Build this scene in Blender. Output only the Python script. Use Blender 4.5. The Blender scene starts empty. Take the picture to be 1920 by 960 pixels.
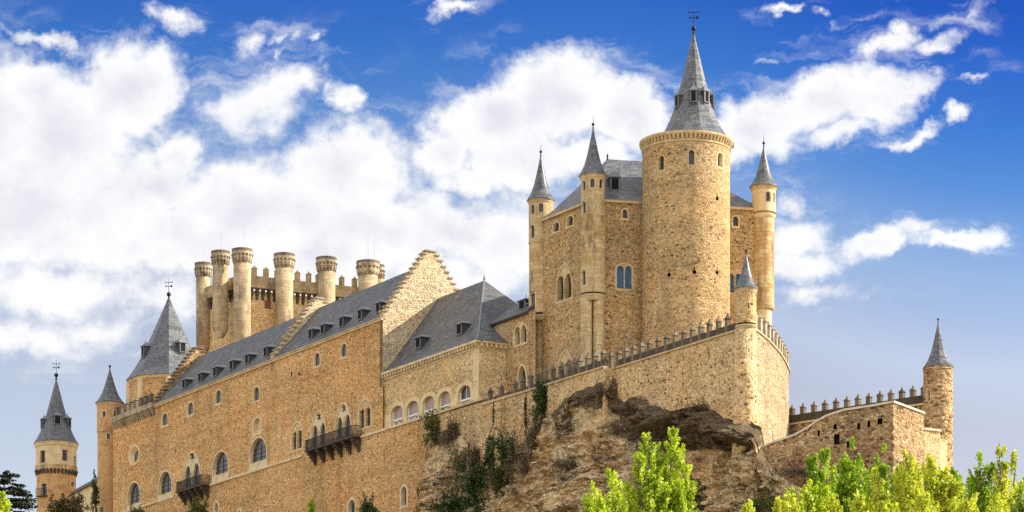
import bpy, math, random
from mathutils import Vector, noise, Matrix
from mathutils.geometry import delaunay_2d_cdt

R_ = math.radians
random.seed(7)
SC = bpy.context.scene
COL = SC.collection

# ------------------------------------------------------------------ camera
F, CX, HY = 5400.0, 960.0, 1780.0        # focal length / centre / horizon, in photo pixels
cam_d = bpy.data.cameras.new("camera")
cam = bpy.data.objects.new("camera", cam_d)
COL.objects.link(cam)
cam.location = (0, 0, 0)
cam.rotation_euler = (R_(90), 0, 0)
cam_d.sensor_width = 36
cam_d.lens = 36 * F / 1920
cam_d.shift_y = (HY - 480) / 1920
cam_d.clip_start = 1
cam_d.clip_end = 20000
SC.camera = cam
SC.cycles.use_denoising = False

# ------------------------------------------------------------------ light
EXPO = 0.88
SUN_AZ, SUN_EL = 96.0, 33.0             # azimuth from the viewer's side towards the right
SC.view_settings.view_transform = 'Standard'
SC.view_settings.look = 'None'
SC.view_settings.gamma = 1
SC.view_settings.exposure = EXPO
SC.view_settings.use_curve_mapping = False
sdir = Vector((math.sin(R_(SUN_AZ)) * math.cos(R_(SUN_EL)), -math.cos(R_(SUN_AZ)) * math.cos(R_(SUN_EL)), math.sin(R_(SUN_EL))))
sun_d = bpy.data.lights.new("sun", 'SUN')
sun_d.energy = 5.0
sun_d.angle = R_(0.5)
sun_d.color = (1.0, 0.93, 0.80)
sun = bpy.data.objects.new("sun", sun_d)
COL.objects.link(sun)
sun.location = sdir * 500
sun.rotation_euler = sdir.to_track_quat('Z', 'Y').to_euler()


class NT:
    """small node builder"""
    def __init__(self, tree):
        self.t = tree
        self.N = tree.nodes
        self.L = tree.links

    def new(self, kind, ins=None, **props):
        n = self.N.new(kind)
        for k, v in props.items():
            setattr(n, k, v)
        for k, v in (ins or {}).items():
            self.set(n.inputs[k], v)
        return n

    def set(self, sock, v):
        if hasattr(v, 'links') or isinstance(v, bpy.types.NodeSocket):
            self.L.new(v, sock)
        else:
            sock.default_value = v

    def math(self, op, a, b=None, c=None, clamp=False):
        n = self.N.new('ShaderNodeMath')
        n.operation = op
        n.use_clamp = clamp
        self.set(n.inputs[0], a)
        if b is not None:
            self.set(n.inputs[1], b)
        if c is not None:
            self.set(n.inputs[2], c)
        return n.outputs[0]

    def vmath(self, op, a, b=None, out=0):
        n = self.N.new('ShaderNodeVectorMath')
        n.operation = op
        self.set(n.inputs[0], a)
        if b is not None:
            self.set(n.inputs[1], b)
        return n.outputs[out]

    def ramp(self, fac, stops, interp='LINEAR'):
        n = self.N.new('ShaderNodeValToRGB')
        cr = n.color_ramp
        cr.interpolation = interp
        while len(cr.elements) > 1:
            cr.elements.remove(cr.elements[-1])
        first = True
        for p, c in stops:
            c = tuple(c) + (1,) if not isinstance(c, (int, float)) else (c, c, c, 1)
            if first:
                e = cr.elements[0]
                e.position = p
                first = False
            else:
                e = cr.elements.new(p)
            e.color = c[:4]
        self.set(n.inputs[0], fac)
        return n.outputs[0]

    def mix(self, fac, a, b, mode='MIX'):
        n = self.N.new('ShaderNodeMix')
        n.data_type = 'RGBA'
        n.blend_type = mode
        n.clamp_factor = True
        self.set(n.inputs[0], fac)
        for i, v in ((6, a), (7, b)):
            if isinstance(v, tuple) and len(v) == 3:
                v = v + (1,)
            self.set(n.inputs[i], v)
        return n.outputs[2]

    def maprange(self, v, a, b, c=0.0, d=1.0, smooth=True):
        n = self.N.new('ShaderNodeMapRange')
        n.interpolation_type = 'SMOOTHSTEP' if smooth else 'LINEAR'
        self.set(n.inputs[0], v)
        for i, x in enumerate((a, b, c, d)):
            self.set(n.inputs[i + 1], x)
        return n.outputs[0]

    def noise(self, vec, scale, detail=4, rough=0.55, out='Fac', dist=0.0):
        n = self.N.new('ShaderNodeTexNoise')
        self.set(n.inputs['Vector'], vec)
        n.inputs['Scale'].default_value = scale
        n.inputs['Detail'].default_value = detail
        n.inputs['Roughness'].default_value = rough
        n.inputs['Distortion'].default_value = dist
        return n.outputs[out]


# ------------------------------------------------------------------ world: daylight sky with clouds
world = bpy.data.worlds.new("World")
SC.world = world
world.use_nodes = True
W_ = NT(world.node_tree)
W_.N.clear()
SKY_STRENGTH = 0.070
sky = W_.new('ShaderNodeTexSky', sky_type='NISHITA', sun_disc=False, sun_elevation=R_(SUN_EL),
             sun_rotation=R_(180 - SUN_AZ), altitude=1000, air_density=1.0, dust_density=0.6, ozone_density=2.0)
tc = W_.new('ShaderNodeTexCoord').outputs['Generated']
sep = W_.new('ShaderNodeSeparateXYZ', {0: tc})
dx, dy, dz = sep.outputs
ysafe = W_.math('MAXIMUM', dy, 0.05)
cu = W_.math('DIVIDE', dx, ysafe)        # tangent of bearing, in hundredths
cv = W_.math('DIVIDE', dz, ysafe)        # tangent of height
# direction in units of 100 photo pixels (a fixed scale of sky angle): q = bearing, h = height above horizon
q = W_.math('MULTIPLY', cu, 54.0)
h = W_.math('MULTIPLY', cv, 54.0)
cq = W_.new('ShaderNodeCombineXYZ', {0: q, 1: h, 2: 0.0}).outputs[0]
wob = W_.noise(cq, 0.55, 5, 0.62, 'Color')
wob2 = W_.noise(cq, 2.2, 5, 0.6, 'Color')
off = W_.vmath('SUBTRACT', wob, (0.5, 0.5, 0.5))
offs = W_.N.new('ShaderNodeVectorMath'); offs.operation = 'SCALE'; W_.L.new(off, offs.inputs[0]); offs.inputs[3].default_value = 1.15
off2 = W_.vmath('SUBTRACT', wob2, (0.5, 0.5, 0.5))
offs2 = W_.N.new('ShaderNodeVectorMath'); offs2.operation = 'SCALE'; W_.L.new(off2, offs2.inputs[0]); offs2.inputs[3].default_value = 0.42
cqw = W_.vmath('ADD', W_.vmath('ADD', cq, offs.outputs[0]), offs2.outputs[0])
flat = W_.N.new('ShaderNodeVectorMath'); flat.operation = 'MULTIPLY'; W_.L.new(cqw, flat.inputs[0]); flat.inputs[1].default_value = (1, 1, 0)
cqw = flat.outputs[0]
# clouds: centre x, y, half width, half height, tilt, density   (sky angle units as above)
CLOUDS = [
    (-30, 260, 150, 165, 0, 1.5), (120, 260, 160, 135, 0, 1.5), (245, 170, 100, 95, 0, 1.4), (60, 170, 90, 60, 0, 1.2), (60, 400, 270, 110, 0, 1.5),
    (270, 345, 130, 70, 0, 1.3), (335, 285, 50, 45, 0, 1.0), (480, 385, 210, 95, 0, 1.5), (650, 330, 135, 90, 0, 1.4),
    (700, 430, 190, 80, 0, 1.3), (330, 450, 250, 70, 0, 1.3), (580, 490, 260, 60, 0, 1.2),
    (100, 545, 180, 60, 0, 0.84), (60, 640, 150, 40, 0, 0.62), (300, 560, 80, 60, 0, 0.62), (150, 620, 120, 40, 0, 0.48),
    (90, 80, 110, 15, 16, 0.48), (316, 38, 46, 22, 5, 0.79), (480, 195, 125, 62, -18, 0.75), (545, 165, 60, 45, -10, 0.79),
    (650, 197, 34, 30, 0, 0.84), (470, 78, 26, 34, 30, 0.48), (525, 70, 34, 10, -8, 0.53), (520, 105, 14, 20, 0, 0.48), (588, 82, 14, 9, 0, 0.44),
    (850, 12, 40, 16, -20, 0.70), (1465, 10, 36, 12, -12, 0.70), (1522, 22, 16, 9, 0, 0.35),
    (1040, 185, 130, 90, 0, 1.5), (930, 225, 130, 75, -14, 1.4), (1180, 215, 85, 65, 0, 1.4), (830, 280, 70, 55, 0, 1.1), (975, 300, 140, 65, 0, 1.3),
    (900, 340, 90, 34, 0, 1.0), (1120, 290, 90, 40, 0, 1.0), (850, 440, 130, 55, 0, 1.2), (950, 450, 110, 90, 0, 1.1), (1010, 420, 50, 50, 0, 0.70),
    (1420, 240, 85, 62, -8, 1.3), (1540, 185, 110, 55, -22, 1.3), (1640, 180, 120, 42, -14, 1.0), (1570, 240, 90, 28, -22, 0.79), (1360, 280, 60, 40, 0, 1.0),
    (1660, 90, 60, 28, -14, 0.75), (1700, 62, 40, 20, 0, 0.66), (1755, 80, 48, 18, -14, 0.62), (1815, 25, 40, 16, -25, 0.35), (1700, 240, 66, 14, -18, 0.70),
    (1797, 208, 30, 15, -16, 0.75), (1830, 152, 30, 8, -8, 0.40), (1446, 115, 26, 7, -22, 0.35), (1610, 35, 40, 7, -20, 0.28), (1750, 130, 20, 7, 0, 0.31),
    (1500, 445, 75, 40, -10, 0.84), (1500, 490, 80, 34, 0, 0.75), (1650, 452, 95, 32, -14, 1.0), (1715, 430, 50, 20, -10, 0.70), (1790, 455, 85, 22, -5, 1.0), (1840, 445, 40, 14, -10, 0.53),
    (1480, 385, 30, 22, 0, 0.44), (1520, 545, 75, 18, 0, 0.40),
    (560, 560, 200, 50, 0, 0.70), (820, 520, 200, 50, 0, 0.79),
]
acc = None
for (px, py, rx, ry, tilt, amp) in CLOUDS:
    mp = W_.N.new('ShaderNodeMapping')
    mp.vector_type = 'TEXTURE'
    mp.inputs['Location'].default_value = ((px - CX) / 100, (HY - py) / 100, 0)
    mp.inputs['Rotation'].default_value = (0, 0, R_(-tilt))
    mp.inputs['Scale'].default_value = (rx / 100, ry / 100, 1)
    W_.L.new(cqw, mp.inputs[0])
    ln = W_.vmath('LENGTH', mp.outputs[0], out='Value')
    val = W_.math('MULTIPLY_ADD', ln, -amp, amp * 1.18)
    acc = val if acc is None else W_.math('SMOOTH_MAX', acc, val, 0.12)
fine = W_.noise(cq, 1.7, 9, 0.58, 'Fac')
dens = W_.math('ADD', acc, W_.math('MULTIPLY_ADD', fine, 1.25, -0.68))
front = W_.maprange(dy, 0.80, 0.90)
core = W_.math('MULTIPLY', W_.maprange(dens, -0.16, 0.64), 0.97)
wm = W_.N.new('ShaderNodeMapping')
wm.inputs['Rotation'].default_value = (0, 0, R_(-20))
wm.inputs['Scale'].default_value = (0.45, 1.5, 1)
W_.L.new(cqw, wm.inputs[0])
veil = W_.maprange(W_.noise(wm.outputs[0], 1.1, 7, 0.62), 0.47, 0.75, 0.0, 0.55)
veil = W_.math('MULTIPLY', veil, W_.maprange(acc, -1.1, 0.15))
cov_front = W_.math('MAXIMUM', core, veil)
# the rest of the sky, all round: scattered cumulus
gen = W_.noise(tc, 3.2, 7, 0.58, 'Fac')
cov_gen = W_.math('MULTIPLY', W_.maprange(gen, 0.40, 0.55), W_.maprange(dz, -0.02, 0.1))
cover = W_.N.new('ShaderNodeMix'); cover.data_type = 'FLOAT'
W_.L.new(front, cover.inputs[0]); W_.L.new(cov_gen, cover.inputs[2]); W_.L.new(cov_front, cover.inputs[3])
cover = cover.outputs[0]
# clear air: the physical sky, deepened towards the zenith side and paler low down
hue = W_.new('ShaderNodeHueSaturation', {'Saturation': 1.0, 'Value': 1.0, 'Color': sky.outputs[0]})
SKY_TINT = [(0.0, (1.85, 1.30, 1.05)), (0.1752, (1.84, 1.27, 1.06)), (0.1925, (2.0, 1.46, 1.22)), (0.2097, (1.54, 1.26, 1.20)), (0.2232, (1.30, 1.20, 1.22)), (0.25, (0.50, 0.79, 1.18)), (0.2681, (0.26, 0.60, 1.14)), (0.2891, (0.155, 0.43, 1.06)), (0.3058, (0.095, 0.31, 0.95)), (0.36, (0.085, 0.28, 0.88)), (0.6, (0.6, 0.75, 1.0)), (1.0, (0.7, 0.8, 1.0))]
# the air is hazier, and so paler, towards the left of the castle
hz = W_.maprange(cu, 0.185, 0.015)
tz = W_.math('MAXIMUM', W_.math('MULTIPLY_ADD', hz, -0.031, dz), W_.math('MULTIPLY', hz, 0.1905))
tint = W_.ramp(tz, SKY_TINT)
clear = W_.mix(1.0, hue.outputs[0], tint, 'MULTIPLY')
# clouds: bright tops, lilac-grey thick undersides
CLOUD_HI, CLOUD_LO = (1.0, 1.0, 1.0), (0.79, 0.79, 0.855)
CLOUD_GAIN = 8.0
thick = W_.maprange(W_.math('ADD', acc, W_.math('MULTIPLY_ADD', W_.noise(cq, 1.0, 8, 0.58), 2.8, -1.4)), 0.45, 2.0)
ccol = W_.mix(thick, CLOUD_HI, CLOUD_LO)
cg = W_.N.new('ShaderNodeVectorMath'); cg.operation = 'SCALE'; W_.L.new(ccol, cg.inputs[0])
rear = W_.maprange(dy, -0.1, 0.75, 1.75, 1.0)
W_.L.new(W_.math('MULTIPLY', rear, CLOUD_GAIN), cg.inputs[3])
skycol = W_.mix(cover, clear, cg.outputs[0])
bg = W_.new('ShaderNodeBackground', {'Color': skycol, 'Strength': SKY_STRENGTH})
wo = W_.new('ShaderNodeOutputWorld', {'Surface': bg.outputs[0]})
world.cycles.sampling_method = 'MANUAL'
world.cycles.sample_map_resolution = 512


# ------------------------------------------------------------------ materials
def new_mat(name):
    m = bpy.data.materials.new(name)
    m.use_nodes = True
    t = NT(m.node_tree)
    t.N.clear()
    out = t.N.new('ShaderNodeOutputMaterial')
    bs = t.N.new('ShaderNodeBsdfPrincipled')
    t.L.new(bs.outputs[0], out.inputs[0])
    return m, t, bs, out


def stone(name, cols, mortar, cell=0.36, squash=1.5, stain=(0.10, 0.075, 0.05), stain_amt=0.5, mortar_amt=0.5, bump=0.7, lime=0.3, gap=0.02, limec=(0.60, 0.47, 0.30), gain=1.0, holes=0.0):
    """rubble masonry: random-toned stones bedded in mortar with large weather stains"""
    m, t, bs, out = new_mat(name)
    pos = t.new('ShaderNodeNewGeometry').outputs['Position']
    mp = t.N.new('ShaderNodeMapping'); mp.inputs['Scale'].default_value = (1, 1, squash); t.L.new(pos, mp.inputs[0])
    wv = t.noise(pos, 1.8, 3, 0.6, 'Color')
    wvs = t.N.new('ShaderNodeVectorMath'); wvs.operation = 'SCALE'; t.L.new(wv, wvs.inputs[0]); wvs.inputs[3].default_value = 0.25
    p2 = t.vmath('ADD', mp.outputs[0], wvs.outputs[0])
    vor = t.new('ShaderNodeTexVoronoi', {'Vector': p2, 'Scale': 1 / cell})
    rnd = t.new('ShaderNodeSeparateColor', {0: vor.outputs['Color']}).outputs[0]
    if holes:
        c0 = cols[0][1]
        cols = [(0.0, (0.11, 0.07, 0.038)), (holes, (0.14, 0.09, 0.05)), (holes + 0.02, c0)] + list(cols[1:])
    col = t.ramp(rnd, cols)
    edge = t.new('ShaderNodeTexVoronoi', {'Vector': p2, 'Scale': 1 / cell}, feature='DISTANCE_TO_EDGE')
    mort = t.maprange(edge.outputs['Distance'], gap, gap + 0.10, 1, 0)
    col = t.mix(t.math('MULTIPLY', mort, mortar_amt), col, mortar)
    # broad patches of warmer and paler stone
    big = t.noise(pos, 0.10, 5, 0.6)
    col = t.mix(t.maprange(big, 0.42, 0.72, 0, lime), col, limec)
    lf = t.N.new('ShaderNodeMapping'); lf.inputs['Scale'].default_value = (0.12, 0.12, 1.0); t.L.new(pos, lf.inputs[0])
    lifts = t.noise(lf.outputs[0], 0.8, 4, 0.6)          # building lifts: faint level bands
    col = t.mix(0.8, col, t.ramp(lifts, [(0.3, 0.78), (0.5, 1.0), (0.7, 1.15)]), 'MULTIPLY')
    rp = t.noise(pos, 0.055, 3, 0.5)                     # repaired areas
    col = t.mix(0.8, col, t.ramp(rp, [(0.35, 0.82), (0.5, 1.0), (0.65, 1.14)]), 'MULTIPLY')
    sp = t.N.new('ShaderNodeMapping'); sp.inputs['Scale'].default_value = (1, 1, 0.22); t.L.new(pos, sp.inputs[0])
    hp = t.noise(pos, 0.22, 4, 0.6)
    col = t.mix(t.maprange(hp, 0.42, 0.62, 0, 0.8), col, t.mix(1.0, col, (1.04 * gain, 0.93 * gain, 0.84 * gain), 'MULTIPLY')) if gain == 1.0 else t.mix(t.maprange(hp, 0.42, 0.62, 0, 0.8), t.mix(1.0, col, (gain, gain, gain), 'MULTIPLY'), t.mix(1.0, col, (1.04 * gain, 0.93 * gain, 0.84 * gain), 'MULTIPLY'))
    st = t.noise(sp.outputs[0], 0.42, 7, 0.68)
    col = t.mix(t.maprange(st, 0.48, 0.76, 0, stain_amt), col, stain)
    fine = t.noise(pos, 5.5, 4, 0.7)
    col = t.mix(0.75, col, t.ramp(fine, [(0.30, 0.45), (0.5, 0.95), (0.72, 1.45)]), 'MULTIPLY')
    t.L.new(col, bs.inputs['Base Color'])
    bs.inputs['Roughness'].default_value = 0.92
    bs.inputs['Specular IOR Level'].default_value = 0.15
    hgt = t.math('ADD', t.math('MULTIPLY', t.maprange(edge.outputs['Distance'], 0, 0.25), 1.0), t.math('MULTIPLY', fine, 0.8))
    b = t.new('ShaderNodeBump', {'Height': hgt, 'Strength': bump, 'Distance': 0.12})
    t.L.new(b.outputs[0], bs.inputs['Normal'])
    return m


def ashlar(name, c1, c2, row=0.42, stain=(0.09, 0.07, 0.05), stain_amt=0.55, joint=0.35, z_streak=0.25, thresh=0.5):
    """dressed stone in courses with vertical water stains"""
    m, t, bs, out = new_mat(name)
    pos = t.new('ShaderNodeNewGeometry').outputs['Position']
    sx = t.new('ShaderNodeSeparateXYZ', {0: pos})
    u = t.math('ADD', sx.outputs[0], t.math('MULTIPLY', sx.outputs[1], 0.7))
    zr = t.math('DIVIDE', sx.outputs[2], row)
    k = t.math('FLOOR', zr)
    fr = t.math('FRACT', zr)
    uu = t.math('ADD', t.math('DIVIDE', u, row * 1.9), t.math('MULTIPLY', k, 0.37))
    ku = t.math('FLOOR', uu)
    fu = t.math('FRACT', uu)
    wn = t.new('ShaderNodeTexWhiteNoise', {'Vector': t.new('ShaderNodeCombineXYZ', {0: ku, 1: k, 2: 0.0}).outputs[0]})
    col = t.mix(wn.outputs['Value'], c1, c2)
    j1 = t.maprange(t.math('ABSOLUTE', t.math('SUBTRACT', fr, 0.5)), 0.42, 0.5)
    j2 = t.maprange(t.math('ABSOLUTE', t.math('SUBTRACT', fu, 0.5)), 0.46, 0.5)
    jj = t.math('MAXIMUM', j1, j2)
    col = t.mix(t.math('MULTIPLY', jj, joint), col, (0.16, 0.12, 0.08))
    sp = t.N.new('ShaderNodeMapping'); sp.inputs['Scale'].default_value = (1, 1, z_streak); t.L.new(pos, sp.inputs[0])
    st = t.noise(sp.outputs[0], 0.8, 6, 0.65)
    col = t.mix(t.maprange(st, thresh, thresh + 0.22, 0, stain_amt), col, stain)
    fine = t.noise(pos, 4.5, 5, 0.7)
    col = t.mix(0.6, col, t.ramp(fine, [(0.30, 0.55), (0.5, 0.95), (0.72, 1.3)]), 'MULTIPLY')
    t.L.new(col, bs.inputs['Base Color'])
    bs.inputs['Roughness'].default_value = 0.9
    bs.inputs['Specular IOR Level'].default_value = 0.15
    b = t.new('ShaderNodeBump', {'Height': t.math('SUBTRACT', fine, jj), 'Strength': 0.35, 'Distance': 0.06})
    t.L.new(b.outputs[0], bs.inputs['Normal'])
    return m


def plain(name, col, rough=0.8, var=0.35, scale=3.0, metal=0.0, spec=0.3, stain=None, stain_amt=0.0):
    m, t, bs, out = new_mat(name)
    pos = t.new('ShaderNodeNewGeometry').outputs['Position']
    n = t.noise(pos, scale, 5, 0.65)
    c = t.mix(var, col, t.ramp(n, [(0.3, 0.35), (0.5, 0.95), (0.75, 1.5)]), 'MULTIPLY')
    if stain:
        c = t.mix(t.maprange(t.noise(pos, 0.9, 6, 0.7), 0.45, 0.65, 0, stain_amt), c, stain)
    t.L.new(c, bs.inputs['Base Color'])
    bs.inputs['Roughness'].default_value = rough
    bs.inputs['Metallic'].default_value = metal
    bs.inputs['Specular IOR Level'].default_value = spec
    return m


def slate(name, c1, c2, row=0.22, rough=0.42, spec=0.6, lichen=0.25):
    m, t, bs, out = new_mat(name)
    pos = t.new('ShaderNodeNewGeometry').outputs['Position']
    sx = t.new('ShaderNodeSeparateXYZ', {0: pos})
    zr = t.math('DIVIDE', sx.outputs[2], row)
    k = t.math('FLOOR', zr)
    fr = t.math('FRACT', zr)
    u = t.math('SUBTRACT', t.math('MULTIPLY', sx.outputs[1], 0.9), t.math('MULTIPLY', sx.outputs[0], 0.55))
    ku = t.math('FLOOR', t.math('ADD', t.math('DIVIDE', u, row * 1.3), t.math('MULTIPLY', k, 0.5)))
    wn = t.new('ShaderNodeTexWhiteNoise', {'Vector': t.new('ShaderNodeCombineXYZ', {0: ku, 1: k, 2: 0.0}).outputs[0]})
    col = t.mix(wn.outputs['Value'], c1, c2)
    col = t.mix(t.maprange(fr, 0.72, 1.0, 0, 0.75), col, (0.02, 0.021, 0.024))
    li = t.noise(pos, 0.9, 7, 0.7)
    col = t.mix(t.maprange(li, 0.46, 0.74, 0, lichen), col, (0.30, 0.29, 0.24))
    dk = t.noise(pos, 0.35, 6, 0.65)
    col = t.mix(t.maprange(dk, 0.48, 0.7, 0, 0.35), col, (0.03, 0.033, 0.04))
    fine = t.noise(pos, 3.2, 5, 0.78)
    col = t.mix(0.85, col, t.ramp(fine, [(0.3, 0.4), (0.5, 0.95), (0.7, 1.8)]), 'MULTIPLY')
    t.L.new(col, bs.inputs['Base Color'])
    t.L.new(t.math('MULTIPLY_ADD', wn.outputs['Value'], 0.2, rough), bs.inputs['Roughness'])
    bs.inputs['Specular IOR Level'].default_value = spec
    b = t.new('ShaderNodeBump', {'Height': t.math('ADD', t.math('MULTIPLY', fr, -1), fine), 'Strength': 0.25, 'Distance': 0.05})
    t.L.new(b.outputs[0], bs.inputs['Normal'])
    return m


def leaf_mat(name, stops, trans=0.45, rough=0.4):
    m, t, bs, out = new_mat(name)
    rnd = t.new('ShaderNodeNewGeometry').outputs['Random Per Island']
    pos = t.new('ShaderNodeNewGeometry').outputs['Position']
    n = t.noise(pos, 0.9, 3, 0.6)
    f = t.math('ADD', t.math('MULTIPLY', rnd, 0.55), t.maprange(n, 0.3, 0.7, 0, 0.45))
    col = t.ramp(f, stops)
    t.L.new(col, bs.inputs['Base Color'])
    bs.inputs['Roughness'].default_value = rough
    bs.inputs['Specular IOR Level'].default_value = 0.45
    tr = t.new('ShaderNodeBsdfTranslucent', {'Color': t.mix(1.0, col, (1.0, 1.0, 0.55, 1), 'MULTIPLY')})
    mx = t.new('ShaderNodeMixShader', {0: trans})
    t.L.new(bs.outputs[0], mx.inputs[1]); t.L.new(tr.outputs[0], mx.inputs[2])
    t.L.new(mx.outputs[0], out.inputs[0])
    return m


M = {}
M['palace'] = stone('orange_rubble_stone', [(0.0, (0.34, 0.18, 0.066)), (0.3, (0.58, 0.33, 0.125)), (0.75, (0.70, 0.425, 0.175)), (1.0, (0.86, 0.62, 0.33))], (0.72, 0.46, 0.21), cell=0.24, stain=(0.26, 0.14, 0.06), stain_amt=0.55, limec=(0.70, 0.49, 0.24), gain=1.14, holes=0.012)
M['gallery'] = stone('buff_rubble_stone', [(0.0, (0.38, 0.25, 0.11)), (0.4, (0.60, 0.42, 0.20)), (0.8, (0.70, 0.52, 0.27)), (1.0, (0.82, 0.66, 0.39))], (0.70, 0.54, 0.30), cell=0.26, stain_amt=0.2, limec=(0.70, 0.55, 0.32), gain=1.22)
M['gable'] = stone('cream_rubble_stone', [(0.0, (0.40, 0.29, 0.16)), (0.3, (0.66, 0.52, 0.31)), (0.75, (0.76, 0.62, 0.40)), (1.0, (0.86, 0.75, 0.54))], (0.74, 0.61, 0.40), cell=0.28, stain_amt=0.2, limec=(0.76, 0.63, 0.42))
M['keep'] = stone('golden_rubble_stone', [(0.0, (0.34, 0.215, 0.10)), (0.3, (0.54, 0.36, 0.165)), (0.75, (0.66, 0.455, 0.22)), (1.0, (0.78, 0.60, 0.34))], (0.68, 0.47, 0.23), cell=0.25, stain=(0.20, 0.14, 0.08), stain_amt=0.6, gap=0.03, limec=(0.66, 0.52, 0.32), gain=0.92, holes=0.03)
M['bastion'] = stone('weathered_rubble_stone', [(0.0, (0.36, 0.235, 0.11)), (0.35, (0.56, 0.385, 0.19)), (0.75, (0.66, 0.475, 0.25)), (1.0, (0.78, 0.61, 0.36))], (0.68, 0.50, 0.26), cell=0.29, stain=(0.20, 0.13, 0.06), stain_amt=0.5, gap=0.03, limec=(0.70, 0.53, 0.29), gain=1.14, holes=0.04)
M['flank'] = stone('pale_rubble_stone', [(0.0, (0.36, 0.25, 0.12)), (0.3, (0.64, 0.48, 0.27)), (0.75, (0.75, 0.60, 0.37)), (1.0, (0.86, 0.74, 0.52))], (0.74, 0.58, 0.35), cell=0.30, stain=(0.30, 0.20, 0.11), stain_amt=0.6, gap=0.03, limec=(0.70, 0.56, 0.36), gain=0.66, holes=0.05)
M['ruin'] = stone('eroded_rubble_stone', [(0.0, (0.17, 0.10, 0.05)), (0.35, (0.42, 0.27, 0.13)), (0.75, (0.58, 0.40, 0.21)), (1.0, (0.74, 0.57, 0.35))], (0.55, 0.38, 0.19), cell=0.34, stain=(0.09, 0.055, 0.035), stain_amt=0.8, bump=0.9, gap=0.05, holes=0.07)
M['ashlar'] = ashlar('dressed_buff_stone', (0.50, 0.37, 0.19), (0.64, 0.49, 0.27), stain=(0.20, 0.14, 0.075), stain_amt=0.6, thresh=0.47)
M['ashlar_dirty'] = ashlar('stained_dressed_stone', (0.50, 0.33, 0.14), (0.68, 0.51, 0.28), stain=(0.10, 0.07, 0.045), stain_amt=0.75, thresh=0.46)
M['ashlar_grey'] = ashlar('grey_dressed_stone', (0.38, 0.285, 0.16), (0.52, 0.40, 0.24), stain=(0.12, 0.095, 0.065), stain_amt=0.7, thresh=0.46)
M['trim'] = plain('pale_stone_trim', (0.72, 0.58, 0.35), 0.85, 0.4, 4.0, stain=(0.40, 0.29, 0.15), stain_amt=0.6)
M['cornice'] = plain('weathered_cornice_stone', (0.58, 0.44, 0.24), 0.9, 0.45, 3.0, stain=(0.30, 0.21, 0.11), stain_amt=0.6)
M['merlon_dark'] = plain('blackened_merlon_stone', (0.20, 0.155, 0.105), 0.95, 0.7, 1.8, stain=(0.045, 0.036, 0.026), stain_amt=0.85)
M['plaster'] = plain('pale_lime_plaster', (0.72, 0.57, 0.32), 0.9, 0.25, 2.0, stain=(0.45, 0.33, 0.19), stain_amt=0.5)
M['brickturret'] = plain('tan_brick_render', (0.60, 0.36, 0.15), 0.9, 0.35, 2.5, stain=(0.22, 0.13, 0.075), stain_amt=0.6)
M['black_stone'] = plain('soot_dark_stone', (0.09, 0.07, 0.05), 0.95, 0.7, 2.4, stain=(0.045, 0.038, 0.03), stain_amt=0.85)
M['merlon'] = plain('lichened_merlon_stone', (0.46, 0.37, 0.25), 0.95, 0.7, 2.2, stain=(0.12, 0.095, 0.065), stain_amt=0.75)
M['coping'] = plain('pale_coping_stone', (0.62, 0.54, 0.42), 0.9, 0.5, 2.5)
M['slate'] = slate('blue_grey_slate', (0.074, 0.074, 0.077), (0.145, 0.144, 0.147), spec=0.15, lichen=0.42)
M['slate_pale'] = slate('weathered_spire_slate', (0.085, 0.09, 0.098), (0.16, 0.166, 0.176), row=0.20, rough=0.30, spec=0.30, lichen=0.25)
M['lead'] = plain('lead_flashing', (0.16, 0.17, 0.19), 0.45, 0.3, 4.0, spec=0.5)
M['glass'] = plain('dark_window_glass', (0.045, 0.04, 0.035), 0.25, 0.4, 3.0, spec=0.5)
M['blind'] = plain('mauve_blind_behind_glass', (0.34, 0.24, 0.20), 0.35, 0.15, 1.0, spec=0.5)
M['void'] = plain('dark_opening', (0.02, 0.018, 0.016), 0.9, 0.2, 3.0, spec=0.1)
M['blue'] = plain('blue_shutter', (0.045, 0.14, 0.30), 0.5, 0.3, 3.0)
M['greendoor'] = plain('dark_green_door', (0.02, 0.035, 0.028), 0.6, 0.3, 3.0)
M['iron'] = plain('black_iron', (0.02, 0.02, 0.022), 0.5, 0.3, 5.0, metal=0.4)
M['white'] = plain('white_painted_frame', (0.80, 0.78, 0.74), 0.6, 0.1, 3.0)
M['dormer'] = plain('dormer_slate_cheek', (0.055, 0.06, 0.07), 0.5, 0.4, 4.0)
M['rust'] = plain('brick_infill', (0.20, 0.09, 0.05), 0.9, 0.4, 4.0)
M['bark'] = plain('grey_brown_bark', (0.16, 0.12, 0.085), 0.95, 0.5, 6.0)
M['poplar_green'] = leaf_mat('poplar_leaf_green', [(0.0, (0.05, 0.13, 0.01)), (0.45, (0.30, 0.46, 0.02)), (1.0, (0.66, 0.76, 0.08))])
M['poplar_lime'] = leaf_mat('poplar_leaf_lime', [(0.0, (0.08, 0.18, 0.012)), (0.45, (0.47, 0.60, 0.025)), (1.0, (0.85, 0.88, 0.14))])
M['poplar_yellow'] = leaf_mat('poplar_leaf_yellow', [(0.0, (0.10, 0.18, 0.012)), (0.45, (0.56, 0.62, 0.035)), (1.0, (0.86, 0.82, 0.16))])
M['dark_leaf'] = leaf_mat('shrub_leaf_dark', [(0.0, (0.02, 0.045, 0.012)), (0.5, (0.045, 0.085, 0.018)), (1.0, (0.11, 0.15, 0.03))], 0.25)
M['olive_leaf'] = leaf_mat('shrub_leaf_olive', [(0.0, (0.06, 0.07, 0.018)), (0.5, (0.13, 0.15, 0.03)), (1.0, (0.24, 0.22, 0.06))], 0.3)
M['dry_leaf'] = leaf_mat('dry_twig_brown', [(0.0, (0.06, 0.042, 0.025)), (0.5, (0.13, 0.09, 0.05)), (1.0, (0.24, 0.17, 0.09))], 0.1)
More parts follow.
